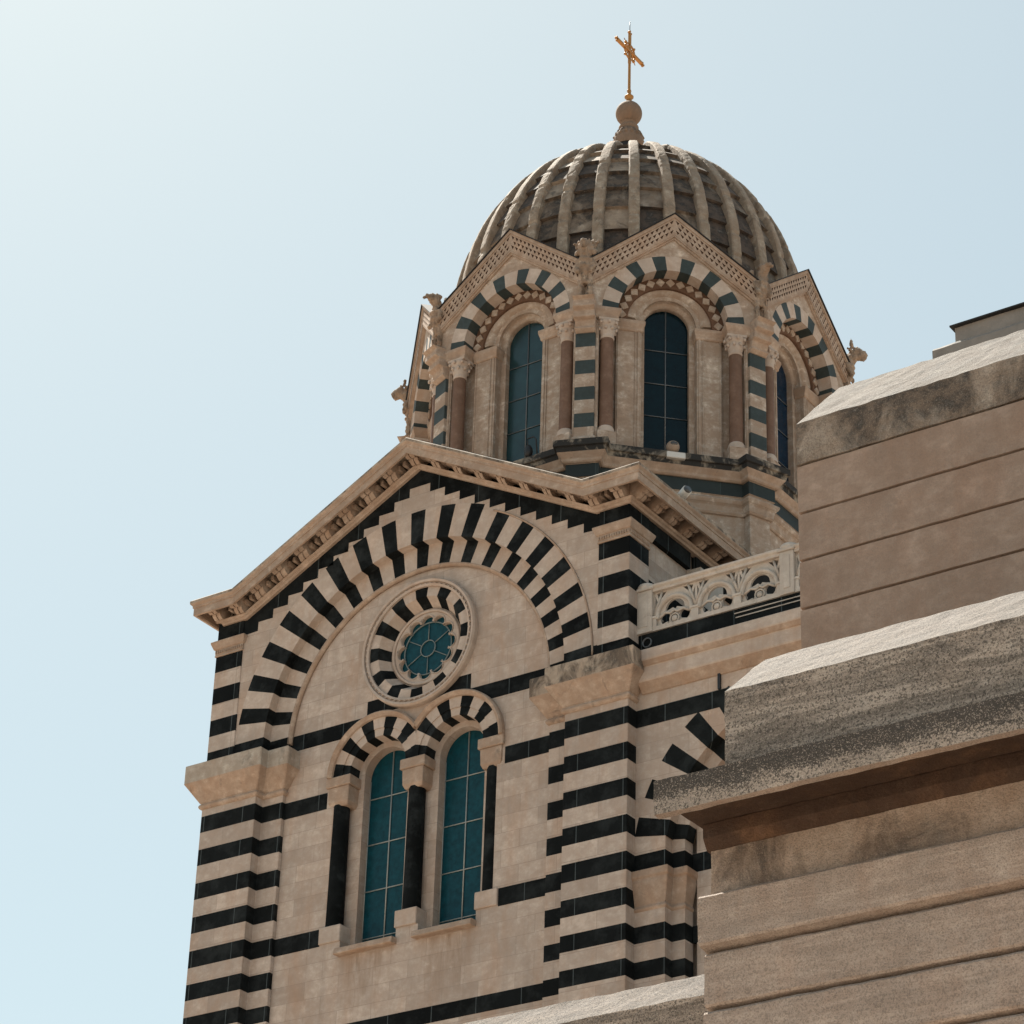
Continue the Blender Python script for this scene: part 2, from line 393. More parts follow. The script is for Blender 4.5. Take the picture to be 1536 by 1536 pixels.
def place(o, parent=None, loc=(0, 0, 0), rotz=0.0, bevel=0.0):
    COL.objects.link(o)
    o.location = loc; o.rotation_euler = (0, 0, rotz)
    if parent is not None:
        o.parent = parent
        if parent.get('anchor'):
            o.matrix_parent_inverse = Matrix.Translation(parent.location).inverted()
    if bevel:
        b = o.modifiers.new("edge_wear", 'BEVEL'); b.width = bevel; b.segments = 1; b.limit_method = 'ANGLE'; b.angle_limit = R(35)
    return o

def tag(o, label=None, cat=None, group=None, kind=None):
    if label: o['label'] = label
    if cat: o['category'] = cat
    if group: o['group'] = group
    if kind: o['kind'] = kind
    return o

def thing(name, loc, label, cat, group=None):
    o = bpy.data.objects.new(name, None); COL.objects.link(o)
    o.location = loc; o['anchor'] = 1
    return tag(o, label, cat, group)

def copy_tree(o, parent, loc=None, rotz=None):
    c = o.copy(); COL.objects.link(c); c.parent = parent
    if parent.get('anchor'): c.matrix_parent_inverse = Matrix.Translation(parent.location).inverted()
    if loc is not None: c.location = loc
    if rotz is not None: c.rotation_euler = (0, 0, rotz)
    for ch in list(o.children): copy_tree(ch, c)
    return c

def arc(cx, cz, r, a0, a1, n):
    return [(cx + r * math.cos(a0 + (a1 - a0) * k / n), cz + r * math.sin(a0 + (a1 - a0) * k / n)) for k in range(n + 1)]
def circle(cx, cz, r, n=48): return arc(cx, cz, r, 0, 2 * math.pi, n)[:-1]
PI = math.pi

# ------------------------------------------------------------------ ground
GZ = -27.45
g = MB(); g.sheet([[(-900, -900), (900, -900), (900, 900), (-900, 900)]], lambda a, b: (a, b, GZ))
tag(g.build('ground', ['ground']), 'dusty sunlit ground around the church', None, None, 'structure')

# ------------------------------------------------------------------ the basilica
church = thing('striped_church', (0, 8.75, GZ), 'domed limestone church with dark striped courses, gabled front and round rose window', 'church')
ZT = [0, -.815, -1.629, -2.443, -3.249, -4.034, -4.80, -5.544]
ZB = [-.396, -1.205, -2.023, -2.833, -3.65, -4.41, -5.156, -5.905]
while ZT[-1] > GZ + 1.2:
    ZT.append(ZT[-1] - .79); ZB.append(ZB[-1] - .79)
def stripes(ztop, zbot, bands):
    """levels (bottom to top) and materials (0 light, 1 dark)"""
    cuts = {zbot, ztop}
    for t, b in bands:
        for z in (t, b):
            if zbot < z < ztop: cuts.add(z)
    lv = sorted(cuts); mm = []
    for a, b in zip(lv, lv[1:]):
        c = (a + b) / 2; mm.append(1 if any(bb < c < tt for tt, bb in bands) else 0)
    return lv, mm
LOW = list(zip(ZT, ZB))

# --- main wall with the tympanum; openings for the twin window and the rose
CX = 1.04; CZ = 0.30; RV = 1.21
def twin_hole(rv):
    v = math.sqrt(rv * rv - CX * CX); a_in = math.atan2(v, -CX)
    R_ = arc(CX, CZ, rv, 0, a_in, 22); L_ = [(-x, z) for x, z in reversed(R_)]
    return [(-2.2, -3.62), (-1.79, -3.62), (-1.79, -3.84), (-.29, -3.84), (-.29, -3.62), (.29, -3.62), (.29, -3.84), (1.79, -3.84), (1.79, -3.62),
            (2.2, -3.62), (2.2, CZ)] + R_ + L_[1:] + [(-2.2, CZ)]
TH = twin_hole(1.19)
RC = 3.10
w = MB()
outer = [(-3.60, GZ), (3.60, GZ), (3.60, 1.42)] + arc(0, 1.42, 3.585, 0, PI, 56)[0:] + [(-3.60, 1.42)]
w.sheet([outer, TH, circle(0, RC, 1.2)], lambda a, b: (a, .38, b), 0)
w.wall(TH, .38, .95, 0)
# inner skin behind the columns with the two arched lights
def light_hole(cx, r): return [(cx - r, -3.86)] + [(cx + r, -3.86)] + arc(cx, CZ + .02, r, 0, PI, 24)
hl, hr = light_hole(-1.03, .61), light_hole(1.03, .61)
w.sheet([[(-2.25, -3.9), (2.25, -3.9), (2.25, 1.6), (-2.25, 1.6)], hl, hr], lambda a, b: (a, .72, b), 0)
w.wall(hl, .72, .97, 0); w.wall(hr, .72, .97, 0)
def slab(x0, x1, z0, z1, mi=1, y=.376): w.box(x0, x1, y, y + .05, z0, z1, mi)
for sgn in (-1, 1):
    for (x0, x1, t, b) in ((2.40, 3.6, 0, -.396), (2.35, 3.6, -3.249, -3.65)):
        a, c = sorted((sgn * x0, sgn * x1)); slab(a, c, b, t)
    a, c = sorted((sgn * .9, sgn * 3.62)); slab(a, c, 1.245, 1.63)
slab(-1.42, 1.42, 1.632, 2.0)
slab(-3.6, 3.6, -5.905, -5.544)
for i in range(9, len(ZT), 3): slab(-3.6, 3.6, ZB[i], ZT[i])
w.build('front_wall', ['ashlar_front', 'dark'], church)

# --- corner pilasters (pier and inner strip), striped
def foot(sgn, d=0.0):
    F = [(5.75 + d, -d), (4.17 - d, -d), (4.17 - d, .27 - d), (3.60 - d, .27 - d), (3.60 - d, .7), (5.75 + d, .7)]
    return [(sgn * x, y) for x, y in F]
for sgn in (-1, 1):
    lv, mm = stripes(.25, GZ, LOW)
    p = MB().stack(foot(sgn), lv, mm)
    po = p.build('corner_pilaster', ['ashlar', 'dark'], church, bevel=.012)
    # impost capital, splayed, on both pier and strip
    zz = [.17, .21, .27, .31, .33, .76, 1.20]; dd = [.02, .07, .07, .02, .05, .33, .33]
    im = MB().stack(lambda i, s=sgn: foot(s, dd[i]), zz, [0, 0, 0, 0, 0, 1])
    im.build('impost', ['lime_warm', 'lime_black' if sgn > 0 else 'lime_grey'], po, bevel=.02)

# --- spandrel wall under the gable
def gable_z(x): return 4.86 if abs(x) > 4.88 else 7.46 - (7.46 - 4.86) * abs(x) / 4.88
s_ = MB()
sp_out = [(-4.97, 1.2), (-4.97, 5.0), (-4.88, 5.0), (0, 7.6), (4.88, 5.0), (4.97, 5.0), (4.97, 1.2), (4.78, 1.2), (4.78, 1.42)] + arc(0, 1.42, 4.78, 0, PI, 60)[1:-1] + [(-4.78, 1.42), (-4.78, 1.2)]
s_.sheet([sp_out], lambda a, b: (a, .03, b), 0)
# stepped dark frieze
top = [(4.97, 4.95), (4.88, 4.93), (0, 7.53), (-4.88, 4.93), (-4.97, 4.95)]
low = [(-4.97, 4.45)]
for i in range(10, 0, -1):
    x = .29 + .425 * i; low += [(-x, 7.02 - .2318 * (i + 1)), (-x, 7.02 - .2318 * i)]
low += [(-.29, 6.788), (-.29, 7.02), (.29, 7.02), (.29, 6.788)]
for i in range(1, 11):
    x = .29 + .425 * i; low += [(x, 7.02 - .2318 * i), (x, 7.02 - .2318 * (i + 1))]
low += [(4.97, 4.45)]
s_.plate([top + low], .026, .06, 1)
s_.build('spandrel_wall', ['ashlar', 'dark'], church)

# --- upper pilasters with their caps
UP = [(4.06, 3.65), (3.233, 2.82), (2.41, 2.0), (1.6, 1.19)]
for sgn in (-1, 1):
    p = MB(); lv, mm = stripes(4.06, 1.15, UP)
    F = [(4.95 * sgn, 0), (5.74 * sgn, 0), (5.74 * sgn, .8), (4.95 * sgn, .8)]
    p.stack(F, lv, mm)
    p.box(*sorted((4.96 * sgn, 5.735 * sgn)), -.004, .8, 4.44, 4.95, 1)
    po = p.build('upper_pilaster', ['ashlar', 'dark'], church, bevel=.012)
    cp = MB(); zz = [4.06, 4.09, 4.10, 4.24, 4.25, 4.40, 4.44]; dd = [.02, .03, .015, .02, .05, .11, .11]
    cp.stack(lambda i: [(sgn * (4.95 - dd[i]), -dd[i]), (sgn * (5.74 + dd[i]), -dd[i]), (sgn * (5.74 + dd[i]), .8 + dd[i]), (sgn * (4.95 - dd[i]), .8 + dd[i])], zz, [0] * 6)
    for k in range(13):
        x = sgn * (4.97 + k * .063); cp.box(x - .018, x + .018, -.045, 0, 4.13, 4.21, 0)
    for k in range(12):
        y = .03 + k * .066; cp.box(sgn * 5.70, sgn * 5.785, y - .018, y + .018, 4.13, 4.21, 0)
    cp.build('pilaster_cap', ['lime_warm'], po, bevel=.008)

# --- great blind arch: two orders of 39 voussoirs, roll mouldings
for (nm, r0, r1, yf, yb) in (('outer_arch_order', 4.11, 4.80, .026, .30), ('inner_arch_order', 3.56, 4.11, .27, .41)):
    a = MB()
    e = [0.0]
    for i in range(18):
        c0 = .7 + 9.93 * i; e += [max(.001, c0 - 2.35), c0 + 2.35]
    e += [180.0]
    for i in range(len(e) - 1):
        ro = r1 if (nm[0] == 'i' or e[i] < 63) else 4.93
        a.voussoir(0, 1.42, r0, ro, R(e[i]), R(e[i + 1]), yf, yb, 1 if i % 2 == 1 else 0, 3)
    if nm[0] == 'o':
        for q in (-1, 1): a.box(*sorted((q * 4.10, q * 4.965)), .022, .3, 1.15, 1.63, 1)
    else: a.box(-4.12, -3.56, .266, .4, 1.15, 1.60, 1)
    for sg in (-1, 1):
        x0, x1 = sorted((sg * r0, sg * r1)); a.box(x0, x1, yf, yb, 1.15, 1.42, 0)
    if nm[0] == 'o': a.arcsweep(0, 1.42, [(4.80, .02), (4.815, .0), (4.84, .0), (4.85, .03)], 0, R(64), 40, 0, 2)
    else: a.arcsweep(0, 1.42, [(3.52, .40), (3.50, .33), (3.54, .28), (3.58, .262), (3.60, .30)], 0, PI, 90, 0, 2)
    a.build(nm, ['lime', 'darkv', 'lime_warm'], church)

# --- rose window
rose = MB()
T2 = 2 * PI
rose.arcsweep(0, RC, [(1.16, .30), (1.37, .30), (1.37, .24), (1.42, .22), (1.43, .27), (1.47, .27), (1.48, .21), (1.53, .20), (1.56, .25), (1.56, .40), (1.16, .40)], 0, T2, 96, 0, 0, True, False)
for k in range(64):
    a = T2 * k / 64; ca, sa = math.cos(a), math.sin(a)
    rose.ball((1.43 * ca, .245, RC + 1.43 * sa), .03, 6, 0)
rw = rose.build('rose_window', ['lime'], church)
rv = MB()
for k in range(24):
    a0 = PI / 2 - T2 / 48 + T2 * k / 24; a1 = a0 + T2 / 24; mi = 1 if k % 2 == 0 else 0
    vs = []
    for j in range(4):
        a = a0 + (a1 - a0) * j / 3; ca, sa = math.cos(a), math.sin(a)
        vs += [(1.368 * ca, .296, RC + 1.368 * sa), (1.14 * ca, .296, RC + 1.14 * sa), (.94 * ca, .64, RC + .94 * sa)]
    rv.add(vs, [f for j in range(3) for f in ((3 * j, 3 * j + 1, 3 * j + 4, 3 * j + 3), (3 * j + 1, 3 * j + 2, 3 * j + 5, 3 * j + 4))], mi)
rv.build('voussoir_ring', ['lime', 'darkv'], rw)
lob = []
for k in range(12):
    c = PI / 2 + T2 * k / 12; cx, cz = .63 * math.cos(c), .63 * math.sin(c)
    for j in range(9):
        t = c + (j - 4) / 4 * R(98); lob.append((cx + .163 * math.cos(t), RC + cz + .163 * math.sin(t)))
tr = MB(); tr.plate([circle(0, RC, .96, 64), lob], .57, .70, 0)
for k in range(12):
    c = PI / 2 + T2 * k / 12; cx, cz = .63 * math.cos(c), RC + .63 * math.sin(c)
    tr.tube([(cx + .185 * math.cos(c + (j - 5) / 5 * R(96)), .565, cz + .185 * math.sin(c + (j - 5) / 5 * R(96))) for j in range(11)], .016, 6, 0)
tr.arcsweep(0, RC, [(.86, .57), (.88, .53), (.92, .53), (.95, .57)], 0, T2, 64, 0, 0, True)
tr.build('scalloped_tracery', ['lime'], rw)
gl = MB(); gl.sheet([circle(0, RC, .9, 48)], lambda a, b: (a, .665, b)); gl.build('glass', ['glass'], rw)
br = MB()
br.arcsweep(0, RC, [(.635, .63), (.66, .63), (.66, .66), (.635, .66)], 0, T2, 48, 0, 0, True)
br.arcsweep(0, RC, [(.19, .63), (.212, .63), (.212, .66), (.19, .66)], 0, T2, 24, 0, 0, True)
for k in range(6):
    c = PI / 2 + T2 * k / 6; br.tube([(.2 * math.cos(c), .645, RC + .2 * math.sin(c)), (.64 * math.cos(c), .645, RC + .64 * math.sin(c))], .012, 6)
br.build('glazing_bars', ['bar_r'], rw)

# --- twin arched window
hood = MB()
vy = math.sqrt(1.335 ** 2 - CX ** 2)
for sg in (-1, 1):
    a_end = math.acos(max(-1, -CX / 1.27)); n = 40; fr = []
    for k in range(n + 1):
        a = a_end * k / n; fr.append(((sg * CX, 0, CZ), (sg * math.cos(a), 0, math.sin(a)), (0, 1, 0)))
    hood.sweep(fr, [(1.205, .36), (1.215, .30), (1.25, .27), (1.30, .235), (1.335, .27), (1.345, .40), (1.205, .40)], 0, True, False, True, False)
tw = hood.build('twin_window', ['lime_warm'], church)
for sg in (-1, 1):
    ar = MB(); n = 11
    for i in range(n):
        a0, a1 = PI * i / n, PI * (i + 1) / n
        if sg < 0: a0, a1 = PI - a1, PI - a0
        mi = 1 if i % 2 == 0 else 0
        ar.voussoir(sg * CX, CZ, .955, RV, a0, a1, .35, .74, mi, 4, CX - .001, sg)
        ar.voussoir(sg * CX, CZ, .77, .953, a0, a1, .375, .74, mi, 4)
    ar.build('window_arch', ['lime', 'darkv'], tw)
    g_ = MB(); g_.box(sg * 1.03 - .68, sg * 1.03 + .68, .955, .965, -3.9, 1.1); g_.build('glass', ['glass'], tw)
    b = MB(); x = sg * 1.03
    b.tube([(x, .94, -3.84), (x, .94, .92)], .017, 6)
    for z in (-3.45, -2.35, -1.25, -.15):
        b.tube([(x - .61, .94, z), (x + .61, .94, z)], .014, 6)
    b.tube([(x - .6, .945, -3.84), (x - .6, .945, .3)] , .012, 6); b.tube([(x - .6, .945, -3.82), (x + .6, .945, -3.82)], .014, 6)
    b.build('glazing_bars', ['bar'], tw)
    sl = MB(); F = [(.17, -3.99), (.24, -4.0), (.42, -3.985), (.95, -3.985), (.95, -3.80), (.20, -3.85)]
    sl.sweep([((sg * 1.03 + q * .775, 0, 0), (0, 1, 0), (0, 0, 1)) for q in (-1, 1)], F, 0)
    sl.build('window_sill', ['lime_warm'], tw, bevel=.012)
for cx in (-2.07, -.03, 2.05):
    c = MB(); c.lathe(cx - (.04 if cx < -1 else 0), .55, [(.205, -3.25), (.205, -3.2), (.20, -2.6), (.195, -1.2), (.19, -.42), (.19, -.36)], 24, 0); c.build('column', ['darkv'], tw)
    k = MB(); hw = .285
    ab = [(cx - .335, cx + .335, .30, .045, .335)]
    k.box(cx - .335, cx + .335, .30, .76, .06, .30)
    zz = [-.40, -.30, .0, .045, .06]; dd = [-.055, -.01, .0, .0, .0]
    k.stack(lambda i: [(cx - hw - dd[i], .335 - dd[i]), (cx + hw + dd[i], .335 - dd[i]), (cx + hw + dd[i], .75), (cx - hw - dd[i], .75)], zz, [0] * 4)
    k.build('column_capital', ['lime_warm'], tw, bevel=.018)
    k = MB(); k.box(cx - .29, cx + .29, .335, .75, -3.62, -3.235); k.build('column_base', ['lime'], tw, bevel=.015)

# --- gable cornice: profile carried along the return, the kneelers and the rakes
def cornice_frames():
    P = [((-5.52, 7.0, 4.86), (-1, 0, 0)), ((-5.52, 0, 4.86), (-1, -1, 0)), ((-4.88, 0, 4.86), (0, -1, 0)), ((0, 0, 7.46), (0, -1, 0)),
         ((4.88, 0, 4.86), (0, -1, 0)), ((5.74, 0, 4.86), (1, -1, 0)), ((5.74, 7.0, 4.86), (1, 0, 0))]
    return [(p, a, (0, 0, 1)) for p, a in P]
prof = [(-.1, -.02), (.05, -.02), (.07, .03), (.11, .05), (.13, .10), (.03, .12), (-.10, .13), (-.10, .50), (.48, .50), (.48, .20), (.50, .155), (.555, .155), (.555, .34), (.575, .345), (.58, .40), (.62, .44), (.63, .46), (.63, .52), (.60, .55), (-.1, .62)]  # recess deepened beyond its true depth so it falls darker
cn = MB(); cn.sweep(cornice_frames(), prof, [0] * 6 + [3] * 2 + [0] * 8 + [2] * 4)  # recess back and soffit in blackened stone: soot plus painted shade
# small beads between the brackets
slope = (7.46 - 4.86) / 4.88
for sg in (-1, 1):
    for i in range(34):
        x = .155 + i * .1545
        if i % 4 == 3: continue
        z = (7.46 - slope * x) if x < 4.88 else 4.86
        cn.box(sg * x - .04, sg * x + .04, -.22, .1, z + .24, z + .35, 0)
for i in range(26):
    if i % 4 == 3: continue
    for sg in (-1, 1):
        y = .155 + i * .1545; x0, x1 = sorted((sg * 5.66, sg * 5.96)); cn.box(x0, x1, y - .04, y + .04, 5.10, 5.21, 0)
gc = cn.build('gable_cornice', ['lime_warm', 'lime_warm', 'lime_black', 'lime_black'], church, bevel=.008)
bp_ = [(-.1, .10), (.10, .10), (.18, .09), (.26, .14), (.30, .20), (.36, .16), (.44, .17), (.49, .23), (.48, .49), (-.1, .49)]
def bracket_mesh(sl):
    b = MB(); n = 9
    b.sweep([((q * .115, 0, q * .115 * sl), (0, -1, 0), (0, 0, 1)) for q in (-1, -.12)], bp_, 0)
    b.sweep([((q * .115, 0, q * .115 * sl), (0, -1, 0), (0, 0, 1)) for q in (.12, 1)], bp_, 0)
    b.sweep([((q * .11, 0, q * .11 * sl), (0, -1, 0), (0, 0, 1)) for q in (-1, 1)], [(a * .94, .49 - (.49 - z) * .92) for a, z in bp_], 0)
    return b.mesh('bracket', ['lime_warm'])
bms = {0: bracket_mesh(0), 1: bracket_mesh(-slope), -1: bracket_mesh(slope)}
def bracket(kind, loc, rz=0):
    o = bpy.data.objects.new('bracket', bms[kind]); place(o, gc, loc, rz)
bracket(0, (0, 0, 7.40))
for i in range(1, 8):
    for sg in (-1, 1): bracket(sg, (sg * .62 * i, 0, 7.46 - slope * .62 * i))
for sg in (-1, 1):
    bracket(0, (sg * 4.95, 0, 4.86)); bracket(0, (sg * 5.60, 0, 4.86))
for i in range(9): bracket(0, (5.74, .14 + .63 * i, 4.86), R(90))

# --- transept body: side walls, roof
tb = MB()
tb.box(-5.60, 5.60, 1.1, 9.0, GZ, 4.95, 0); tb.box(4.9, 5.60, .6, 1.1, GZ, 4.95, 0); tb.box(-5.6, -4.9, .6, 1.1, GZ, 4.95, 0)
tb.box(5.5, 5.72, .8, 2.58, 4.44, 4.9, 1); tb.box(5.5, 5.73, 2.8, 7.0, 4.44, 4.9, 1)
tb.box(5.5, 5.95, 2.62, 3.6, 3.5, 4.44, 2); tb.box(5.5, 5.96, 2.61, 3.6, 1.0, 3.5, 1); tb.box(5.5, 5.63, .8, 7.0, 1.0, 3.45, 1)  # dark lower courses added so the balustrade openings look shaded
tb.build('transept_body', ['ashlar', 'dark', 'white'], church)
rf = MB(); rf.sheet([[(-6.2, 5.38), (-5.0, 5.40), (0, 8.02), (5.0, 5.40), (6.2, 5.38), (6.2, 5.2), (-6.2, 5.2)]], lambda a, b: (a, 8.9, b))
F = [(-6.0, 5.41), (-4.95, 5.43), (0, 8.05), (4.95, 5.43), (6.25, 5.41)]
rf.add([(x, -.5, z) for x, z in F] + [(x, 9, z) for x, z in F], [(i, i + 1, i + 6, i + 5) for i in range(4)])
rf.build('transept_roof', ['lime_black'], church)

# --- aisle wall to the right: arch, cornice, dark parapet course
AX, AZ = 9.50, -3.46
aw = MB(); FY = .33
o_ = [(5.6, -2.83), (5.6, .9), (13.4, .9), (13.4, -2.83)] + arc(AX, AZ, 3.80, R(9.5), R(170.5), 60)
aw.sheet([o_], lambda a, b: (a, FY, b), 0)
aw.box(5.7, 18, FY - .004, FY + .05, -.396, 0.0, 1)
aw.box(5.7, 20, 1.1, 13, GZ, 1.2, 0)                                           # body behind
aw.sheet([[(6.9, GZ), (18, GZ), (18, .9), (6.9, .9)]], lambda a, b: (a, .85, b), 0)
aw.box(13.4, 18, FY, 1.0, GZ, .9, 0)
for i in range(27):
    a0 = 170.5 - 6.35 * i
    if a0 < 15: break
    aw.voussoir(AX, AZ, 3.03, 3.81, R(a0 - 6.35), R(a0), FY - .003, .65, 1 if i % 2 == 0 else 0, 3)
    aw.voussoir(AX, AZ, 2.72, 3.028, R(a0 - 6.35), R(a0), .58, .86, 1 if i % 2 == 0 else 0, 3)
lv, mm = stripes(-2.83, GZ, LOW)
aw.stack([(5.66, FY), (6.47, FY), (6.47, .9), (5.66, .9)], lv, mm); aw.stack([(6.3, .583), (6.78, .583), (6.78, .897), (6.3, .897)], [z if z > -2.84 and False else (z if z < -2.84 else -2.85) for z in lv], mm)
aw.box(7.74, 7.80, FY - .05, FY, 0.0, .36, 2)  # black strip painted in for a dark vertical gap in the wall
for t_, b_ in ((-3.249, -3.65), (-4.80, -5.156), (-6.33, -6.70)): aw.box(6.8, 13.0, .846, .9, b_, t_, 1)
awo = aw.build('aisle_wall', ['ashlar', 'dark', 'black'], church)
cap = MB(); zz = [-4.5, -4.44, -4.38, -3.92, -3.83, -3.80, -3.65]; dd = [.0, .04, .0, .10, .10, .14, .14]
cap.stack(lambda i: [(5.66, FY - dd[i]), (6.47 + dd[i], FY - dd[i]), (6.47 + dd[i], .58 - dd[i]), (6.78 + dd[i], .58 - dd[i]), (6.78 + dd[i], .9), (5.66, .9)], zz, [0] * 6)
cap.build('arch_impost', ['lime_warm'], awo, bevel=.015)
ac = MB()
ap = [(.34, .33), (.30, .33), (.22, .42), (.12, .52), (.10, .55), (.10, .84), (.06, .86), (.0, .94), (-.02, .96), (-.02, 1.20), (.34, 1.24)]
ac.sweep([((x, 0, 0), (0, 1, 0), (0, 0, 1)) for x in (5.9, 20)], ap, [1, 1, 1, 0, 0, 1, 1, 0, 0, 0, 0])  # soffit edges get the warmer stone, bounce light put into the colour
ac.build('aisle_cornice', ['lime', 'lime_warm'], awo, bevel=.012)
db = MB(); db.box(5.70, 20, .40, 1.1, 1.18, 1.79, 0)
db.box(8.09, 20, .385, .41, 1.685, 1.705, 1); db.box(8.12, 20, .385, .41, 1.585, 1.605, 1)
db.arcsweep(5.97, 1.57, [(.095, .36), (.115, .36), (.115, .41), (.095, .41)], 0, T2, 24, 0, 2, True)
db.build('dark_parapet_course', ['dark', 'white', 'bar_d'], awo)

# ------------------------------------------------------------------ drum and dome (octagon about x=0, y=8.75)
AXIS = (0, 8.75, 0)
C8 = math.tan(PI / 8)
dc = MB()
dprof = [(5.15, 2.5), (5.15, 7.80), (5.20, 7.80), (5.24, 7.86), (5.22, 7.88), (5.24, 8.02), (5.30, 8.08), (5.33, 8.14), (5.33, 8.18), (5.22, 8.26), (5.22, 8.30),
         (5.25, 8.30), (5.25, 8.66), (5.30, 8.66), (5.34, 8.70), (5.34, 8.76), (5.44, 8.90), (5.46, 8.98), (5.46, 9.02), (5.52, 9.03), (5.52, 9.20), (4.85, 9.30), (4.5, 9.3), (4.5, 2.5)]
dmat = [0] * 11 + [1] + [2] * 4 + [3] * 8
dmat = dmat[:len(dprof)] + [0] * (len(dprof) - len(dmat))
fr = []
for k in range(8):
    a = R(22.5 + 45 * k); d = Vector((math.sin(a), -math.cos(a), 0)) / math.cos(PI / 8); fr.append((AXIS, d, (0, 0, 1)))
dc.sweep(fr, dprof, dmat, True, True)
for k in range(8):      # pedestal blocks breaking forward under each corner pier
    a = R(22.5 + 45 * k); T = Matrix.Translation(AXIS) @ Matrix.Rotation(a, 4, 'Z')
    P = dprof[:-2]
    for (a0, z0), (a1, z1), mi in zip(P, P[1:], dmat):
        h0, h1 = .30 + (a0 - 5.15), .30 + (a1 - 5.15); b0, b1 = a0 + .52, a1 + .52
        dc.add([(-h0, -b0, z0), (h0, -b0, z0), (h1, -b1, z1), (-h1, -b1, z1), (-h0, -4.9, z0), (h0, -4.9, z0), (h1, -4.9, z1), (-h1, -4.9, z1)],
               [(0, 1, 2, 3), (0, 3, 7, 4), (1, 5, 6, 2)], mi, T=T)
dc.build('drum_base', ['drum', 'teald', 'lime_warm', 'ledge'], church, bevel=.01)

# one bay of the drum in local coordinates: x along the face, y = -distance from the axis
def rake(x, top=16.13): return top - .79 * abs(x)
b = MB()
WZ = 13.26
# back wall with window opening and side strips
win = [(-.70, 9.32), (.70, 9.32)] + arc(0, WZ, .70, 0, PI, 20)
b.sheet([[(-1.98, 9.25), (1.98, 9.25), (1.98, 14.9), (-1.98, 14.9)], win], lambda x, z: (x, -4.85, z), 0)
b.wall(win, -4.85, -4.5, 0)
# gable plate
gp = [(-2.16, 13.10), (-2.16, rake(2.16) - .1), (0, 16.03), (2.16, rake(2.16) - .1), (2.16, 13.10), (1.79, 13.10)] + arc(0, 13.10, 1.79, 0, PI, 40)[1:-1] + [(-1.79, 13.10)]
b.plate([gp], -5.40, -5.0, 0)
# roof wedge behind the gable
b.add([(-2.2, -5.45, rake(2.2) - .02), (0, -5.45, 16.1), (2.2, -5.45, rake(2.2) - .02), (-1.7, -3.9, rake(2.2) - .02), (0, -3.9, 16.1), (1.7, -3.9, rake(2.2) - .02)], [(0, 1, 4, 3), (1, 2, 5, 4)], 1)
bay = b.build('drum_bay', ['drum', 'lime_black'], church, AXIS, 0)
# lattice band
lb = MB()
def rk(sg, x, dz): return (sg * x, 16.13 - .79 * x + dz)
for sg in (-1, 1):
    def strip(d0, d1, y0, y1, mi):
        q = [rk(sg, 0, d0), rk(sg, 2.18, d0), rk(sg, 2.18, d1), rk(sg, 0, d1)]
        lb.plate([q], y0, y1, mi)
    strip(-.08, -.62, -5.464, -5.38, 1)
    strip(.0, -.10, -5.53, -5.38, 0); strip(-.60, -.66, -5.49, -5.38, 0); strip(-.66, -.72, -5.45, -5.38, 0)
    strip(.03, .002, -5.57, -5.3, 2)
    loops = [[(sg * x, 16.13 - .79 * x + v) for x, v in ((0, -.09), (2.17, -.09), (2.17, -.61), (0, -.61))]]
    for row in range(3):
        for i in range(17):
            u = .075 + i * .125 + (row % 2) * .0625; v = -.20 - row * .145; h = .046
            if u > 2.08: continue
            loops.append([(sg * x, 16.13 - .79 * x + w_) for x, w_ in ((u - h, v + h), (u + h, v + h * .8), (u + h * .12, v - h), (u - h * .12, v - h))])
    lb.sheet(loops, lambda a, c: (a, -5.50, c), 0)
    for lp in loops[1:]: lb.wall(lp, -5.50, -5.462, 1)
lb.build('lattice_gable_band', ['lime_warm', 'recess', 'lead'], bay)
# arch of alternating voussoirs
va = MB(); e = []
for i in range(8):
    c0 = 3.4 + 24.8 * i; e += [max(0, c0 - 5.7), min(180, c0 + 5.7)]
for i in range(len(e) - 1):
    va.voussoir(0, 13.10, 1.39, 1.80, R(e[i]), R(e[i + 1]), -5.406, -5.0, 1 if i % 2 == 0 else 0, 4)
va.build('gable_arch', ['lime', 'teal'], bay)
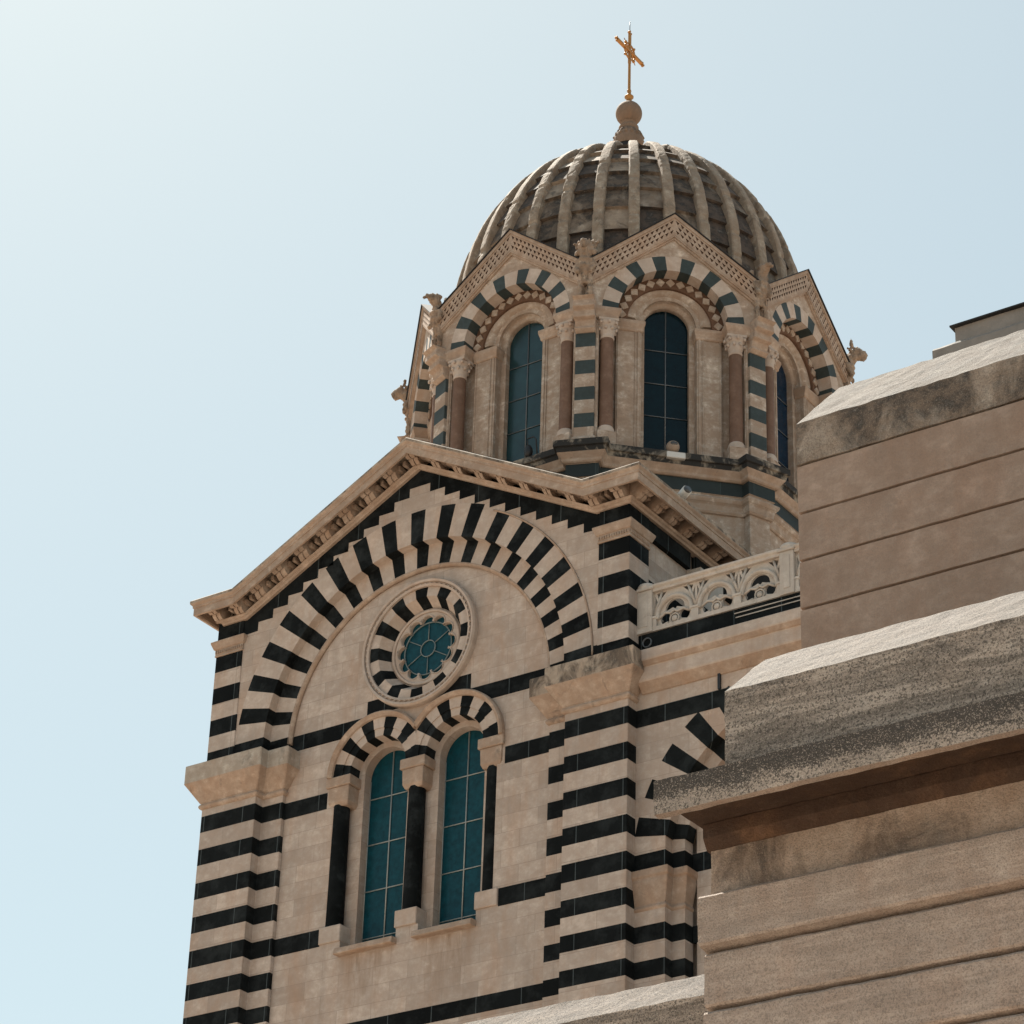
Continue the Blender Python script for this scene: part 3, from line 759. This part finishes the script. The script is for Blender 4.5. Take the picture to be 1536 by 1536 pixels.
# window surround: diamond ring and mouldings
ws = MB()
ws.arcsweep(0, WZ, [(.57, -4.4), (.57, -4.66), (.61, -4.70), (.69, -4.70), (.70, -4.78), (.74, -4.82), (.78, -4.80), (.80, -4.84), (.84, -4.90), (.88, -4.94), (1.06, -4.96), (1.08, -4.93), (1.08, -4.8), (.72, -4.5)], 0, PI, 40, 0, 0)
ws.arcsweep(0, 13.12, [(1.08, -5.03), (1.45, -5.03), (1.45, -4.90), (1.08, -4.90)], 0, PI, 40, 0, 1)
for k in range(15):
    a = PI * (k + .5) / 15; c, s = math.cos(a), math.sin(a); x, z = 1.235 * c, 13.12 + 1.235 * s; h = .122
    q = [(x + h * c, z + h * s), (x - h * s, z + h * c), (x - h * c, z - h * s), (x + h * s, z - h * c)]
    ws.plate([q], -5.065, -5.02, 0)
for sg in (-1, 1):
    x0, x1 = sorted((sg * .70, sg * 1.34)); ws.box(x0, x1, -4.95, -4.84, 9.30, 12.85, 0)
    a_, c_ = sorted((sg * .57, sg * .72)); ws.box(a_, c_, -4.695, -4.4, 9.30, 13.27, 0)
    for (p, q) in ((.74, .80), (.84, .87), (1.27, 1.31)):
        a_, c_ = sorted((sg * p, sg * q)); ws.box(a_, c_, -4.975, -4.94, 9.30, 12.85, 0)
    zz = [12.83, 12.86, 12.90, 13.04, 13.12]; dd = [.02, .05, .05, .10, .10]
    ws.stack(lambda i, sg=sg: [(sg * (.70 - dd[i] * .8), -4.95 - dd[i]), (sg * 1.36, -4.96 - dd[i]), (sg * 1.36, -4.7), (sg * (.70 - dd[i] * .8), -4.7)], zz, [2] * 4)
    # entablature over the column
    zz = [12.86, 12.90, 12.94, 13.08, 13.16]; dd = [.0, .03, .03, .09, .09]
    ws.stack(lambda i, sg=sg: [(sg * (1.40 - dd[i]), -5.34 - dd[i]), (sg * 2.05, -5.34 - dd[i]), (sg * 2.05, -4.8), (sg * (1.40 - dd[i]), -4.8)], zz, [2] * 4)
    x0, x1 = sorted((sg * 1.83, sg * 2.1)); ws.box(x0, x1, -5.25, -4.8, 9.25, 12.88, 0)
    x0, x1 = sorted((sg * 1.40, sg * 1.86)); ws.box(x0, x1, -5.40, -4.9, 9.22, 9.62, 0)
ws.box(-.62, .62, -5.2, -4.55, 9.22, 9.36, 2)
ws.build('window_surround', ['drum', 'recess', 'lime_warm'], bay, bevel=.008)
for sg in (-1, 1):
    c = MB(); x = sg * 1.62
    c.lathe(x, -5.19, [(.23, 9.6), (.23, 9.66), (.20, 9.70), (.21, 9.74), (.175, 9.80)], 20, 1)
    c.lathe(x, -5.19, [(.17, 9.78), (.168, 10.6), (.16, 12.36)], 20, 0)
    c.lathe(x, -5.19, [(.16, 12.32), (.185, 12.35), (.165, 12.38), (.175, 12.46), (.215, 12.56), (.19, 12.60), (.235, 12.70), (.27, 12.76), (.24, 12.80)], 20, 1)
    for k in range(16):
        t = T2 * k / 16; zl = 12.58 if k % 2 else 12.73; rl = .225 if k % 2 else .27
        c.ball((x + rl * math.cos(t), -5.19 + rl * math.sin(t), zl), .045, 6, 1, (1, 1, 1.3))
    c.box(x - .25, x + .25, -5.39, -4.9, 12.80, 12.87, 1)
    c.build('column', ['brown', 'lime'], bay)
gg = MB(); gg.box(-.60, .60, -4.53, -4.52, 9.3, 13.95); gg.build('glass', ['glass_d'], bay)
gb = MB(); gb.tube([(0, -4.545, 9.34), (0, -4.545, 13.85)], .016, 6)
for z in (9.75, 10.72, 11.66, 12.62): gb.tube([(-.58, -4.545, z), (.58, -4.545, z)], .013, 6)
gb.build('glazing_bars', ['bar_d'], bay)
gm = {0: 'glass_t', 2: 'glass_b'}  # glass tone per window carries its own reflection
def reglaze(o, key):
    me = o.data.copy(); me.materials[0] = M[key]; o.data = me
for k in range(1, 8):
    cb_ = copy_tree(bay, church, AXIS, R(45 * k))
    if k in gm:
        for ch in cb_.children:
            if ch.name.startswith('glass'): reglaze(ch, gm[k])
for ch in bay.children:
    if ch.name.startswith('glass'): reglaze(ch, 'glass_t')

# corner piers of the drum
cpz = MB()
TB = [(12.42, 12.02), (11.63, 11.24), (10.87, 10.50), (10.12, 9.73)]
lv, mm = stripes(12.42, 9.45, TB)
cpz.stack([(-.245, -5.68), (.245, -5.68), (.245, -5.0), (-.245, -5.0)], lv, mm)
cpz.box(-.30, .30, -5.60, -4.9, 9.2, 13.1, 0)
cpz.stack(lambda i: [(-[.32, .30, .27][i], -[5.76, 5.74, 5.70][i]), ([.32, .30, .27][i], -[5.76, 5.74, 5.70][i]), ([.32, .30, .27][i], -4.9), (-[.32, .30, .27][i], -4.9)], [9.2, 9.4, 9.47], [0, 0])
zz = [12.42, 12.50, 12.56, 12.72, 12.76, 12.95, 13.0, 13.2, 13.26]; yy = [5.69, 5.80, 5.76, 5.80, 5.92, 5.90, 6.03, 6.00, 6.12]; hh = [.235, .255, .245, .25, .27, .25, .27, .255, .275]
cpz.stack(lambda i: [(-hh[i], -yy[i]), (hh[i], -yy[i]), (hh[i], -4.9), (-hh[i], -4.9)], zz, [2] * 8)
cpz.box(-.36, .36, -5.66, -4.9, 13.1, 14.75, 0)
cpz.box(-.30, .30, -5.70, -5.6, 13.2, 14.55, 0)
pier = cpz.build('drum_corner_pier', ['drum', 'teal', 'lime_warm'], church, AXIS, R(22.5), .012)
for k in range(1, 8): copy_tree(pier, church, AXIS, R(22.5 + 45 * k))

# dome shell with overlapping courses, ribs, finial
def dome_rz(t, Rr=4.58, H=5.45, z0=15.7):
    """t in -0.3..1 : straight foot then ellipse"""
    if t < 0: return Rr, z0 + t * 6.0
    return Rr * max(0.0, math.cos(t * PI / 2)) ** 0.92, z0 + H * math.sin(t * PI / 2)
DX, DY = 0.06, 8.79
dm = MB(); pr = []; nc = 12
ts = [-.19] + [-.12 + i * (1.07 / (nc)) for i in range(nc + 1)]
for i in range(len(ts) - 1):
    r0, z0 = dome_rz(ts[i]); r1, z1 = dome_rz(min(.985, ts[i + 1]))
    for q in range(4):
        t = ts[i] + (ts[i + 1] - ts[i]) * q / 3; r, z = dome_rz(min(.985, t)); lip = .10 * (1 - q / 3)
        nx = math.cos(max(0, t) * PI / 2); nz = math.sin(max(0, t) * PI / 2)
        pr.append((r + lip * nx, z + lip * nz))
pr.append((.02, pr[-1][1] + .02))
dm.lathe(DX, DY, pr, 128, 0, False)
rnd = random.Random(11); pick = {}
for q in range(len(dm.f)):
    i, j = divmod(q, len(pr) - 1)
    key = (((i - 0) // 4), j // 4)
    if key not in pick: pick[key] = rnd.choice((0, 0, 0, 0, 1, 2, 2))
    dm.m[q] = pick[key]
dome = dm.build('dome', ['dome', 'dome_pale', 'dome_dark'], church)
NS = 96
def rib_mesh(seed):
    rb = MB(); vs = []; rn = random.Random(seed)
    cuts = sorted(rn.uniform(.05, .95) for _ in range(5))
    for i in range(NS):
        f = i / (NS - 1); t = -.19 + f * 1.12; r, z = dome_rz(t); tt = max(0, t)
        P = Vector((0, -r, z)); B = Vector((0, -math.cos(tt * PI / 2), math.sin(tt * PI / 2)))
        hw = (.158 - .045 * f) * (1 if f < .95 else .9); hp = .24 - .05 * f
        if f > .965: hp *= .75
        near = min(abs(f - c_) for c_ in cuts)
        if near < .006: hp -= .03; hw -= .012
        sec = [(-hw, -.1), (-hw, hp * .5), (-hw, hp - .035), (-hw + .03, hp), (-hw * .3, hp + .006), (hw * .3, hp + .006), (hw - .03, hp), (hw, hp - .035), (hw, hp * .5), (hw, -.1)]
        for a, b_ in sec:
            p = P + Vector((a, 0, 0)) + b_ * B
            if b_ > 0:
                q = Vector((seed * 7.3 + p.x * 5, p.y * 3.2, p.z * 3.2)); p += noise.noise_vector(q) * .008 + noise.noise_vector(q * 3.1) * .010
            vs.append(p)
    k = 10
    rb.add(vs, [(i * k + j, i * k + (j + 1) % k, (i + 1) * k + (j + 1) % k, (i + 1) * k + j) for i in range(NS - 1) for j in range(k)] + [tuple(range((NS - 1) * k, NS * k))], 0)
    return rb.mesh('rib', ['rib'])
rms = [rib_mesh(q) for q in range(5)]
for i in range(32): place(bpy.data.objects.new('rib', rms[(i * 3 + i // 5) % 5]), dome, (DX, DY, 0), R(11.25 * i))
fn = MB()
fn.lathe(0, 8.75, [(1.1, 21.0), (1.0, 21.2), (.5, 21.45), (.40, 21.9), (.38, 22.3)], 32, 1)
n = 32; prf = [(.40, 22.2), (.42, 22.25), (.42, 22.55), (.36, 22.66), (.25, 22.80), (.235, 22.82), (.285, 22.87), (.28, 22.93), (.20, 22.98), (.19, 23.05), (.22, 23.09)]
fn.lathe(0, 8.75, prf, n, 0)
for q in range(16):
    a = T2 * q / 16; fn.tube([(.40 * math.cos(a), 8.75 + .40 * math.sin(a), 22.5), (.35 * math.cos(a), 8.75 + .35 * math.sin(a), 22.66), (.25 * math.cos(a), 8.75 + .25 * math.sin(a), 22.8)], [.06, .045, .02], 6)
fn.ball((0, 8.75, 23.42), .375, 28, 0)
fn.build('ball_finial', ['finial', 'lead'], dome)

# ------------------------------------------------------------------ gilded cross
cross = thing('gilded_cross', (0, 8.75, 23.78), 'gilded cross with a ring of rays on the ball at the top of the dome', 'cross')
c = MB()
c.lathe(0, 8.75, [(.13, 23.76), (.13, 23.80), (.08, 23.86), (.075, 23.93), (.13, 23.99), (.13, 24.02), (.06, 24.08), (.055, 24.2), (.065, 24.22), (.05, 24.26)], 16, 0)
c.lathe(0, 8.75, [(.042, 24.1), (.038, 25.3)], 12, 0)
c.build('shaft', ['gold'], cross)
c = MB(); CZ2 = 25.63
def bar_(p0, p1, ax):
    pass
c.box(-.038, .038, 8.712, 8.788, 25.2, 26.30, 0)
c.box(-.05, .05, 8.75 - .68, 8.75 + .68, CZ2 - .038, CZ2 + .038, 0)
for (y, z) in ((8.75 - .68, CZ2), (8.75 + .68, CZ2), (8.75, 26.30)):
    for dy, dz in ((.055, 0), (-.055, 0), (0, .055), (0, -.055)): c.ball((0, y + dy, z + dz), .042, 8, 0)
c.build('arms', ['gold'], cross, bevel=.01)
c = MB(); fr = []
for q in range(32):
    a = T2 * q / 32; fr.append(((0, 8.75, CZ2), (0, math.cos(a), math.sin(a)), (1, 0, 0)))
c.sweep(fr, [(.24, -.02), (.28, -.02), (.28, .02), (.24, .02)], 0, True, True)
for q in range(4):
    a = R(45 + 90 * q); ca, sa = math.cos(a), math.sin(a)
    c.tube([(0, 8.75 + .1 * ca, CZ2 + .1 * sa), (0, 8.75 + .42 * ca, CZ2 + .42 * sa)], [.03, .012], 6)
    c.ball((0, 8.75 + .30 * ca, CZ2 + .30 * sa), .05, 8)
c.build('halo_ring', ['gold'], cross)
c = MB(); c.tube([(0, 8.75, 26.3), (0, 8.75, 26.72)], .012, 6); c.build('lightning_rod', ['bar_d'], cross)

# ------------------------------------------------------------------ carved beasts on the corner piers
def beast(kind):
    b = MB()                       # local: faces -y, stands at z=0
    H = 1.0
    def tb_(pts, rads, n=10): b.tube([Vector(p) for p in pts], rads, n)
    # legs, torso, neck: one overlapping body, fused by the remesh
    for sg in (-1, 1):
        tb_([(sg * .11, .02, 0), (sg * .115, .0, .25), (sg * .12, .03, .50), (sg * .08, .05, .72)], [.055, .05, .075, .10])
        b.ball((sg * .115, -.05, .035), .065, 10, 0, (1, 1.5, .7))
        tb_([(sg * .17, -.03, 1.02), (sg * .19, -.06, .82), (sg * .16, -.13, .66)], [.075, .055, .045])
    tb_([(0, .06, .45), (0, .05, .66), (0, .02, .85), (0, .0, 1.02), (0, .01, 1.14)], [.10, .14, .175, .19, .13], 14)
    for sg in (-1, 1):             # folded wings behind
        tb_([(sg * .19, .14, .30), (sg * .23, .14, .75), (sg * .23, .13, 1.15), (sg * .20, .10, 1.38)], [.02, .07, .09, .05])
        if kind == 'lion':
            for q in range(3): tb_([(sg * .17, .10, 1.25), (sg * (.10 + .07 * q), .06, 1.50), (sg * (.06 + .12 * q), .0, 1.60 - .05 * q)], [.05, .04, .03])
    if kind == 'eagle':
        tb_([(0, .02, 1.10), (0, -.05, 1.25), (0, -.12, 1.34)], [.13, .12, .12], 12)
        b.ball((0, -.13, 1.36), .13, 12, 0, (1, 1.15, 1))
        tb_([(0, -.20, 1.38), (0, -.33, 1.37), (0, -.40, 1.31), (0, -.40, 1.24)], [.075, .055, .035, .012])
        b.ball((0, -.02, 1.46), .09, 10, 0, (1, 1.2, .8))
    elif kind == 'ox':
        tb_([(0, .02, 1.08), (0, -.12, 1.25), (0, -.22, 1.34)], [.15, .14, .13], 12)
        tb_([(0, -.18, 1.40), (0, -.32, 1.33), (0, -.42, 1.27), (0, -.47, 1.25)], [.14, .125, .10, .07], 12)
        tb_([(0, -.30, 1.25), (0, -.42, 1.18)], [.08, .05])
        for sg in (-1, 1):
            tb_([(sg * .10, -.14, 1.46), (sg * .20, -.12, 1.52), (sg * .22, -.14, 1.66)], [.05, .04, .012])
            tb_([(sg * .12, -.10, 1.40), (sg * .24, -.04, 1.40)], [.05, .02])
    else:
        tb_([(0, .02, 1.08), (0, -.08, 1.26), (0, -.14, 1.34)], [.14, .13, .11], 12)
        b.ball((0, -.16, 1.36), .115, 12)
        tb_([(0, -.22, 1.37), (0, -.34, 1.32)], [.08, .06], 10)
        tb_([(0, -.24, 1.29), (0, -.33, 1.24)], [.06, .04], 8)
        for q in range(11):        # mane
            a = PI * (q / 10) - .0; b.ball((.15 * math.cos(a), -.06, 1.34 + .15 * math.sin(a)), .05, 8, 0, (1, 1.2, 1))
        for sg in (-1, 1): b.ball((sg * .18, -.04, 1.22), .08, 8)
    me = b.mesh('stone_beast', ['statue'])
    for p in me.polygons: p.use_smooth = True
    return me
CLOUD = bpy.data.textures.new('chisel_noise', 'CLOUDS'); CLOUD.noise_scale = .09; CLOUD.noise_depth = 3
bme = {k: beast(k) for k in ('eagle', 'lion', 'ox')}
for az, kind, lab, cat in ((-67.5, 'ox', 'horned ox-headed stone figure at far left corner of the dome, against the sky', 'statue'),
                      (-22.5, 'eagle', 'stone bird figure on the left corner pier, beak out over bare sky', 'statue'),
                      (22.5, 'lion', 'maned stone beast seen from the front between the two facing drum gables', 'statue'),
                      (67.5, 'eagle', 'stone bird figure in profile right of the middle drum gable', 'statue'),
                      (112.5, 'ox', 'horned ox-headed stone figure peering over the coping at the far right', 'statue')):
    a = R(az); o = bpy.data.objects.new('stone_beast', bme[kind])
    place(o, None, (5.86 * math.sin(a), 8.75 - 5.86 * math.cos(a), 13.25), a)
    o.scale = (1.05, 1.1, 1.15)
    m = o.modifiers.new("fuse", 'REMESH'); m.mode = 'VOXEL'; m.voxel_size = .022; m.use_smooth_shade = True
    d = o.modifiers.new('chisel', 'DISPLACE'); d.texture = CLOUD; d.strength = .09; d.mid_level = .5; d.texture_coords = 'LOCAL'
    tag(o, lab, cat, 'carved beasts on the drum corners')

# ------------------------------------------------------------------ balustrade over the aisle
bal = thing('stone_balustrade', (9.5, .5, 1.79), 'pale pierced stone balustrade with trefoil arches above the aisle', 'balustrade')
def post(x0, x1):
    p = MB(); p.box(x0, x1, .34, .66, 1.80, 2.80)
    p.box(x0 + .09, x1 - .09, .325, .345, 1.93, 2.70)
    p.box(x0 - .04, x1 + .04, .30, .70, 2.80, 2.87)
    xm = (x0 + x1) / 2; p.lathe(xm, .5, [(.20, 2.86), (.22, 2.90), (.19, 2.98), (.10, 3.03), (.0, 3.04)], 16)
    p.build('post', ['white'], bal, bevel=.012)
XB = [(5.68, 6.10), (9.20, 9.54), (12.66, 13.0), (16.1, 16.44)]
for a, c_ in XB: post(a, c_)
for (a, c_) in zip(XB, XB[1:]):
    x0, x1 = a[1], c_[0]
    p = MB()
    p.sweep([((x, 0, 0), (0, 1, 0), (0, 0, 1)) for x in (x0, x1)], [(.36, 2.74), (.36, 2.80), (.31, 2.84), (.31, 2.89), (.36, 2.92), (.64, 2.92), (.69, 2.87), (.64, 2.74)], 0)
    p.build('top_rail', ['white'], bal, bevel=.008)
    p = MB(); p.box(x0, x1, .37, .63, 1.80, 1.90)
    nb = 3; wb = (x1 - x0) / nb
    loops = [[(x0, 1.88), (x1, 1.88), (x1, 2.76), (x0, 2.76)]]
    for q in range(nb):
        cx = x0 + wb * (q + .5); cz = 2.13; ro = .40
        # trefoil opening: three lobes round a small boss
        loops.append([(cx + dx, cz + dz) for dx, dz in arc(0, .12, .235, R(-4), R(184), 16)] + [(cx - .13, cz + .13), (cx - .05, cz + .16), (cx, cz + .10), (cx + .05, cz + .16), (cx + .13, cz + .13)])
        for sg in (-1, 1):
            loops.append([(cx + sg * (.24 + .125 * math.cos(t)), cz - .06 + .135 * math.sin(t)) for t in [T2 * j / 12 for j in range(12)]])
        for sg in (-1, 1):
            e = cx + sg * wb / 2
            loops.append([(e - sg * .07, 2.715), (cx + sg * .20, 2.715), (cx + sg * .32, 2.59), (e - sg * .12, 2.52)])
            loops.append([(e - sg * .025, 2.66), (e - sg * .10, 2.46), (cx + sg * .40, 2.50), (cx + sg * .44, 2.40), (e - sg * .025, 2.24)])
    p.plate(loops, .45, .505, 0)
    for q in range(nb):
        cx = x0 + wb * (q + .5); cz = 2.13
        p.arcsweep(cx, cz, [(.37, .44), (.385, .39), (.42, .37), (.455, .39), (.47, .44), (.47, .53), (.37, .53)], R(-8), R(188), 26, 0, 0)
        p.ball((cx, .43, cz - .12), .075, 12, 0, (1, .5, 1)); p.arcsweep(cx, cz - .12, [(.09, .44), (.10, .41), (.12, .41), (.13, .44)], 0, T2, 18, 0, 0, True)
        for sg in (-1, 1):
            p.tube([(cx + sg * .36, .43, cz - .02), (cx + sg * .22, .42, cz + .06), (cx + sg * .08, .42, cz + .02), (cx, .42, cz + .08)], [.03, .035, .03, .035], 6)
            p.tube([(cx + sg * .38, .44, cz - .23), (cx + sg * .16, .43, cz - .18)], .022, 6)
    for q in range(nb + 1):
        x = x0 + wb * q
        if 0 < q < nb or True:
            xa, xb = max(x0, x - .09), min(x1, x + .09); p.box(xa, xb, .38, .62, 1.88, 2.12); p.box(max(x0, x - .11), min(x1, x + .11), .36, .64, 2.10, 2.15)
            for sg in (-1, 1):
                xe = x + sg * .20
                if x0 < xe < x1: p.tube([(min(max(x, x0 + .02), x1 - .02), .45, 2.2), (xe, .45, 2.74)], [.04, .028], 6)
    p.build('pierced_panel', ['white'], bal)

# ------------------------------------------------------------------ small fittings
lead = MB()
lead.box(6.6, 9.2, 3.2, 3.5, 3.1, 4.35, 0); lead.box(6.6, 12, 3.3, 6.0, 1.2, 3.2, 1)
lead.build('aisle_roof_upstand', ['lead', 'lime_black'], church)
fl = thing('globe_floodlight', (3.83, 4.92, 9.2), 'round floodlight on a pale block on the ledge below the middle drum window', 'floodlight')
a = R(45)
T = Matrix.Translation(AXIS) @ Matrix.Rotation(a, 4, 'Z')
q = MB(); q.box(-.19, .27, -5.56, -5.36, 9.0, 9.17, 0, T=T); q.build('mounting_block', ['lamp'], fl, bevel=.015)
q = MB(); q.ball((.0, -5.36, 9.40), .165, 18, 0, T=T); q.box(-.10, .10, -5.40, -5.3, 9.17, 9.30, 0, T=T)
q.build('housing', ['lime_warm'], fl)
q = MB(); q.ball((.0, -5.47, 9.43), .10, 14, 0, (1, .7, .7), T=T); q.build('lens', ['lens'], fl)
sl_ = thing('spotlight', (5.6, 2.4, 6.0), 'small white cylindrical spotlight peeping over the right slope of the front gable', 'spotlight')
q = MB(); q.tube([(5.58, 2.35, 6.18), (5.86, 2.20, 6.24)], .115, 16, 0); q.tube([(5.7, 2.3, 5.4), (5.7, 2.3, 6.15)], .03, 8, 0); q.build('housing', ['lamp'], sl_)
q = MB(); q.tube([(5.862, 2.199, 6.2405), (5.885, 2.187, 6.245)], .095, 16, 0); q.build('lens', ['lens'], sl_)
ll = thing('window_lamp', (.62, 3.6, 9.3), 'little black lamp on a hooked arm at the foot of left drum window', 'lamp')
q = MB(); q.tube([(.72, 3.72, 9.32), (.72, 3.62, 9.9), (.66, 3.60, 9.98), (.50, 3.58, 9.96)], .018, 6); q.build('arm', ['black'], ll)
q = MB(); q.ball((.52, 3.6, 9.60), .11, 12, 0, (1, 1, 1.7)); q.tube([(.50, 3.58, 9.75), (.50, 3.58, 9.96)], .015, 6); q.build('housing', ['black'], ll)

# ------------------------------------------------------------------ near masonry: rough-edged courses
def rough_prism(name, mats, prof, xa, xb, parent=None, dx=.10, amp=.012, mi=0, ends=None, fscale=4.0):
    """(y,z) profile, front-to-back, carried along X in short steps with uneven worn surfaces. mi may be a list per edge"""
    P = []; E = []
    k = len(prof)
    for j in range(k):
        (y0, z0), (y1, z1) = prof[j], prof[(j + 1) % k]
        L = math.hypot(y1 - y0, z1 - z0); n = max(1, min(14, int(L / .09))) if L < 2.5 else 1
        for q in range(n):
            P.append((y0 + (y1 - y0) * q / n, z0 + (z1 - z0) * q / n)); E.append(mi[j] if isinstance(mi, list) else mi)
    xs = [xa]
    while xs[-1] < xb - dx: xs.append(xs[-1] + dx)
    xs.append(xb)
    vs = []
    for x in xs:
        for (y, z) in P:
            p = Vector((x, y, z)); nv = noise.noise_vector(p * fscale) * amp + noise.noise_vector(p * fscale * 4.1) * amp * .5
            vs.append(p + nv)
    m = MB(); K = len(P)
    m.add(vs, [(i * K + j, i * K + (j + 1) % K, (i + 1) * K + (j + 1) % K, (i + 1) * K + j) for i in range(len(xs) - 1) for j in range(K)], E * (len(xs) - 1))
    for i in (0, len(xs) - 1):
        base = i * K; tri = tessellate_polygon([[Vector((y, z, 0)) for y, z in P]])
        m.add([vs[base + j] for j in range(K)], [tuple(t) for t in tri], E[0])
    return m.build(name, mats, parent)

bw = thing('bastion_wall', (26, -20, GZ), 'massive grainy stone wall with banded courses under a heavy dark cornice slab, at lower right', 'wall')
XR = 36.0
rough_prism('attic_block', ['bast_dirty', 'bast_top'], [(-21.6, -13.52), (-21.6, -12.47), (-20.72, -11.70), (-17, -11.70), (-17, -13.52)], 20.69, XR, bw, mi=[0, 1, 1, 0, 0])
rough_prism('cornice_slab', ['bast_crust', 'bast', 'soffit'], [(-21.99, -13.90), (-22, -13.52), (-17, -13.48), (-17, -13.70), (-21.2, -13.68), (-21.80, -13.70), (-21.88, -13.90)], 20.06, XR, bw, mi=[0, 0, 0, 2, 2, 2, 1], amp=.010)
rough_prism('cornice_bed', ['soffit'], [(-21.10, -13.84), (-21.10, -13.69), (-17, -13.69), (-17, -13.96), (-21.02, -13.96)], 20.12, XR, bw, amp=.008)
cz = [-13.95, -14.49, -15.11, -15.74, -16.36, -17.0, -17.65, -18.3]
for i in range(len(cz) - 1):
    t, bt = cz[i], cz[i + 1]
    pj = [.0, .13, .05, .06, .05, .06, .05][i]; xl = [20.16, 20.075, 20.10, 20.09, 20.07, 20.05, 20.07][i]
    if i == 0: pf = [(-21.0, bt + .03), (-21.0, t), (-17, t), (-17, bt), (-20.93, bt)]
    else: pf = [(-20.90, bt + .0), (-20.93, bt + .03), (-21.0 - pj + .02, bt + (.06 if i == 1 else .045)), (-21.0 - pj, bt + (.085 if i == 1 else .07)), (-21.0 - pj, t - .035), (-21.0 - pj + .03, t - .005), (-20.90, t - .0), (-17, t), (-17, bt)]
    rough_prism('wall_course', ['bast_stain' if i == 0 else 'bast'], pf, xl, XR, bw, amp=.007)
q = MB(); q.box(20.1, XR, -20.9, -17, GZ, -18.2); q.build('wall_base', ['bast'], bw)

tw_ = thing('terrace_wall', (26, -15, GZ), 'tall brown rendered terrace wall with thin grooves and a stained sloping coping, at right', 'wall')
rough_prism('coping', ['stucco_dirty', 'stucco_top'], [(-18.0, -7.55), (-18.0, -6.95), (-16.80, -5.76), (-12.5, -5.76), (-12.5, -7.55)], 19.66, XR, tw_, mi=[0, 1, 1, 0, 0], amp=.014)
zz = [-7.57, -8.26, -8.93, -9.60, -10.27, -10.95, -11.7]
for t, bt in zip(zz, zz[1:]):
    rough_prism('rendered_course', ['stucco'], [(-17.90, bt), (-17.90, bt + .022), (-17.99, bt + .030), (-17.99, t - .008), (-17.90, t), (-12.5, t), (-12.5, bt)], 19.66, XR, tw_, amp=.005, dx=.25)
q = MB(); q.box(19.7, XR, -17.9, -12.5, GZ, -11.7); q.build('wall_base', ['stucco'], tw_)

pr_ = thing('low_parapet', (14, -18.8, GZ), 'low parapet with bright sloping stone top along the bottom edge of the photo', 'wall')
rough_prism('coping', ['bast_dirty', 'bast_top'], [(-20.0, -15.9), (-20.0, -15.11), (-19.55, -14.69), (-17.6, -14.66), (-17.6, -15.9)], 8, 20.6, pr_, mi=[0, 1, 1, 0, 0])
q = MB(); q.box(8, 20.6, -19.95, -17.6, GZ, -15.9); q.build('wall_base', ['bast_dirty'], pr_)

tp = thing('stepped_pier', (23, -12, -7), 'grey two-step stone block with a thin dark cap, behind the coping at upper right', 'pier')
rough_prism('plinth', ['pier'], [(-14, -7.0), (-14, -3.66), (-13.96, -3.61), (-11, -3.60), (-11, -7.0)], 19.70, 30, tp, amp=.012)
rough_prism('upper_block', ['pier'], [(-13.9, -3.60), (-13.9, -3.33), (-11, -3.33), (-11, -3.60)], 20.02, 30, tp, amp=.006)
q = MB(); q.box(19.97, 30, -13.97, -11, -3.33, -3.305); q.build('cap_sheet', ['lead'], tp)
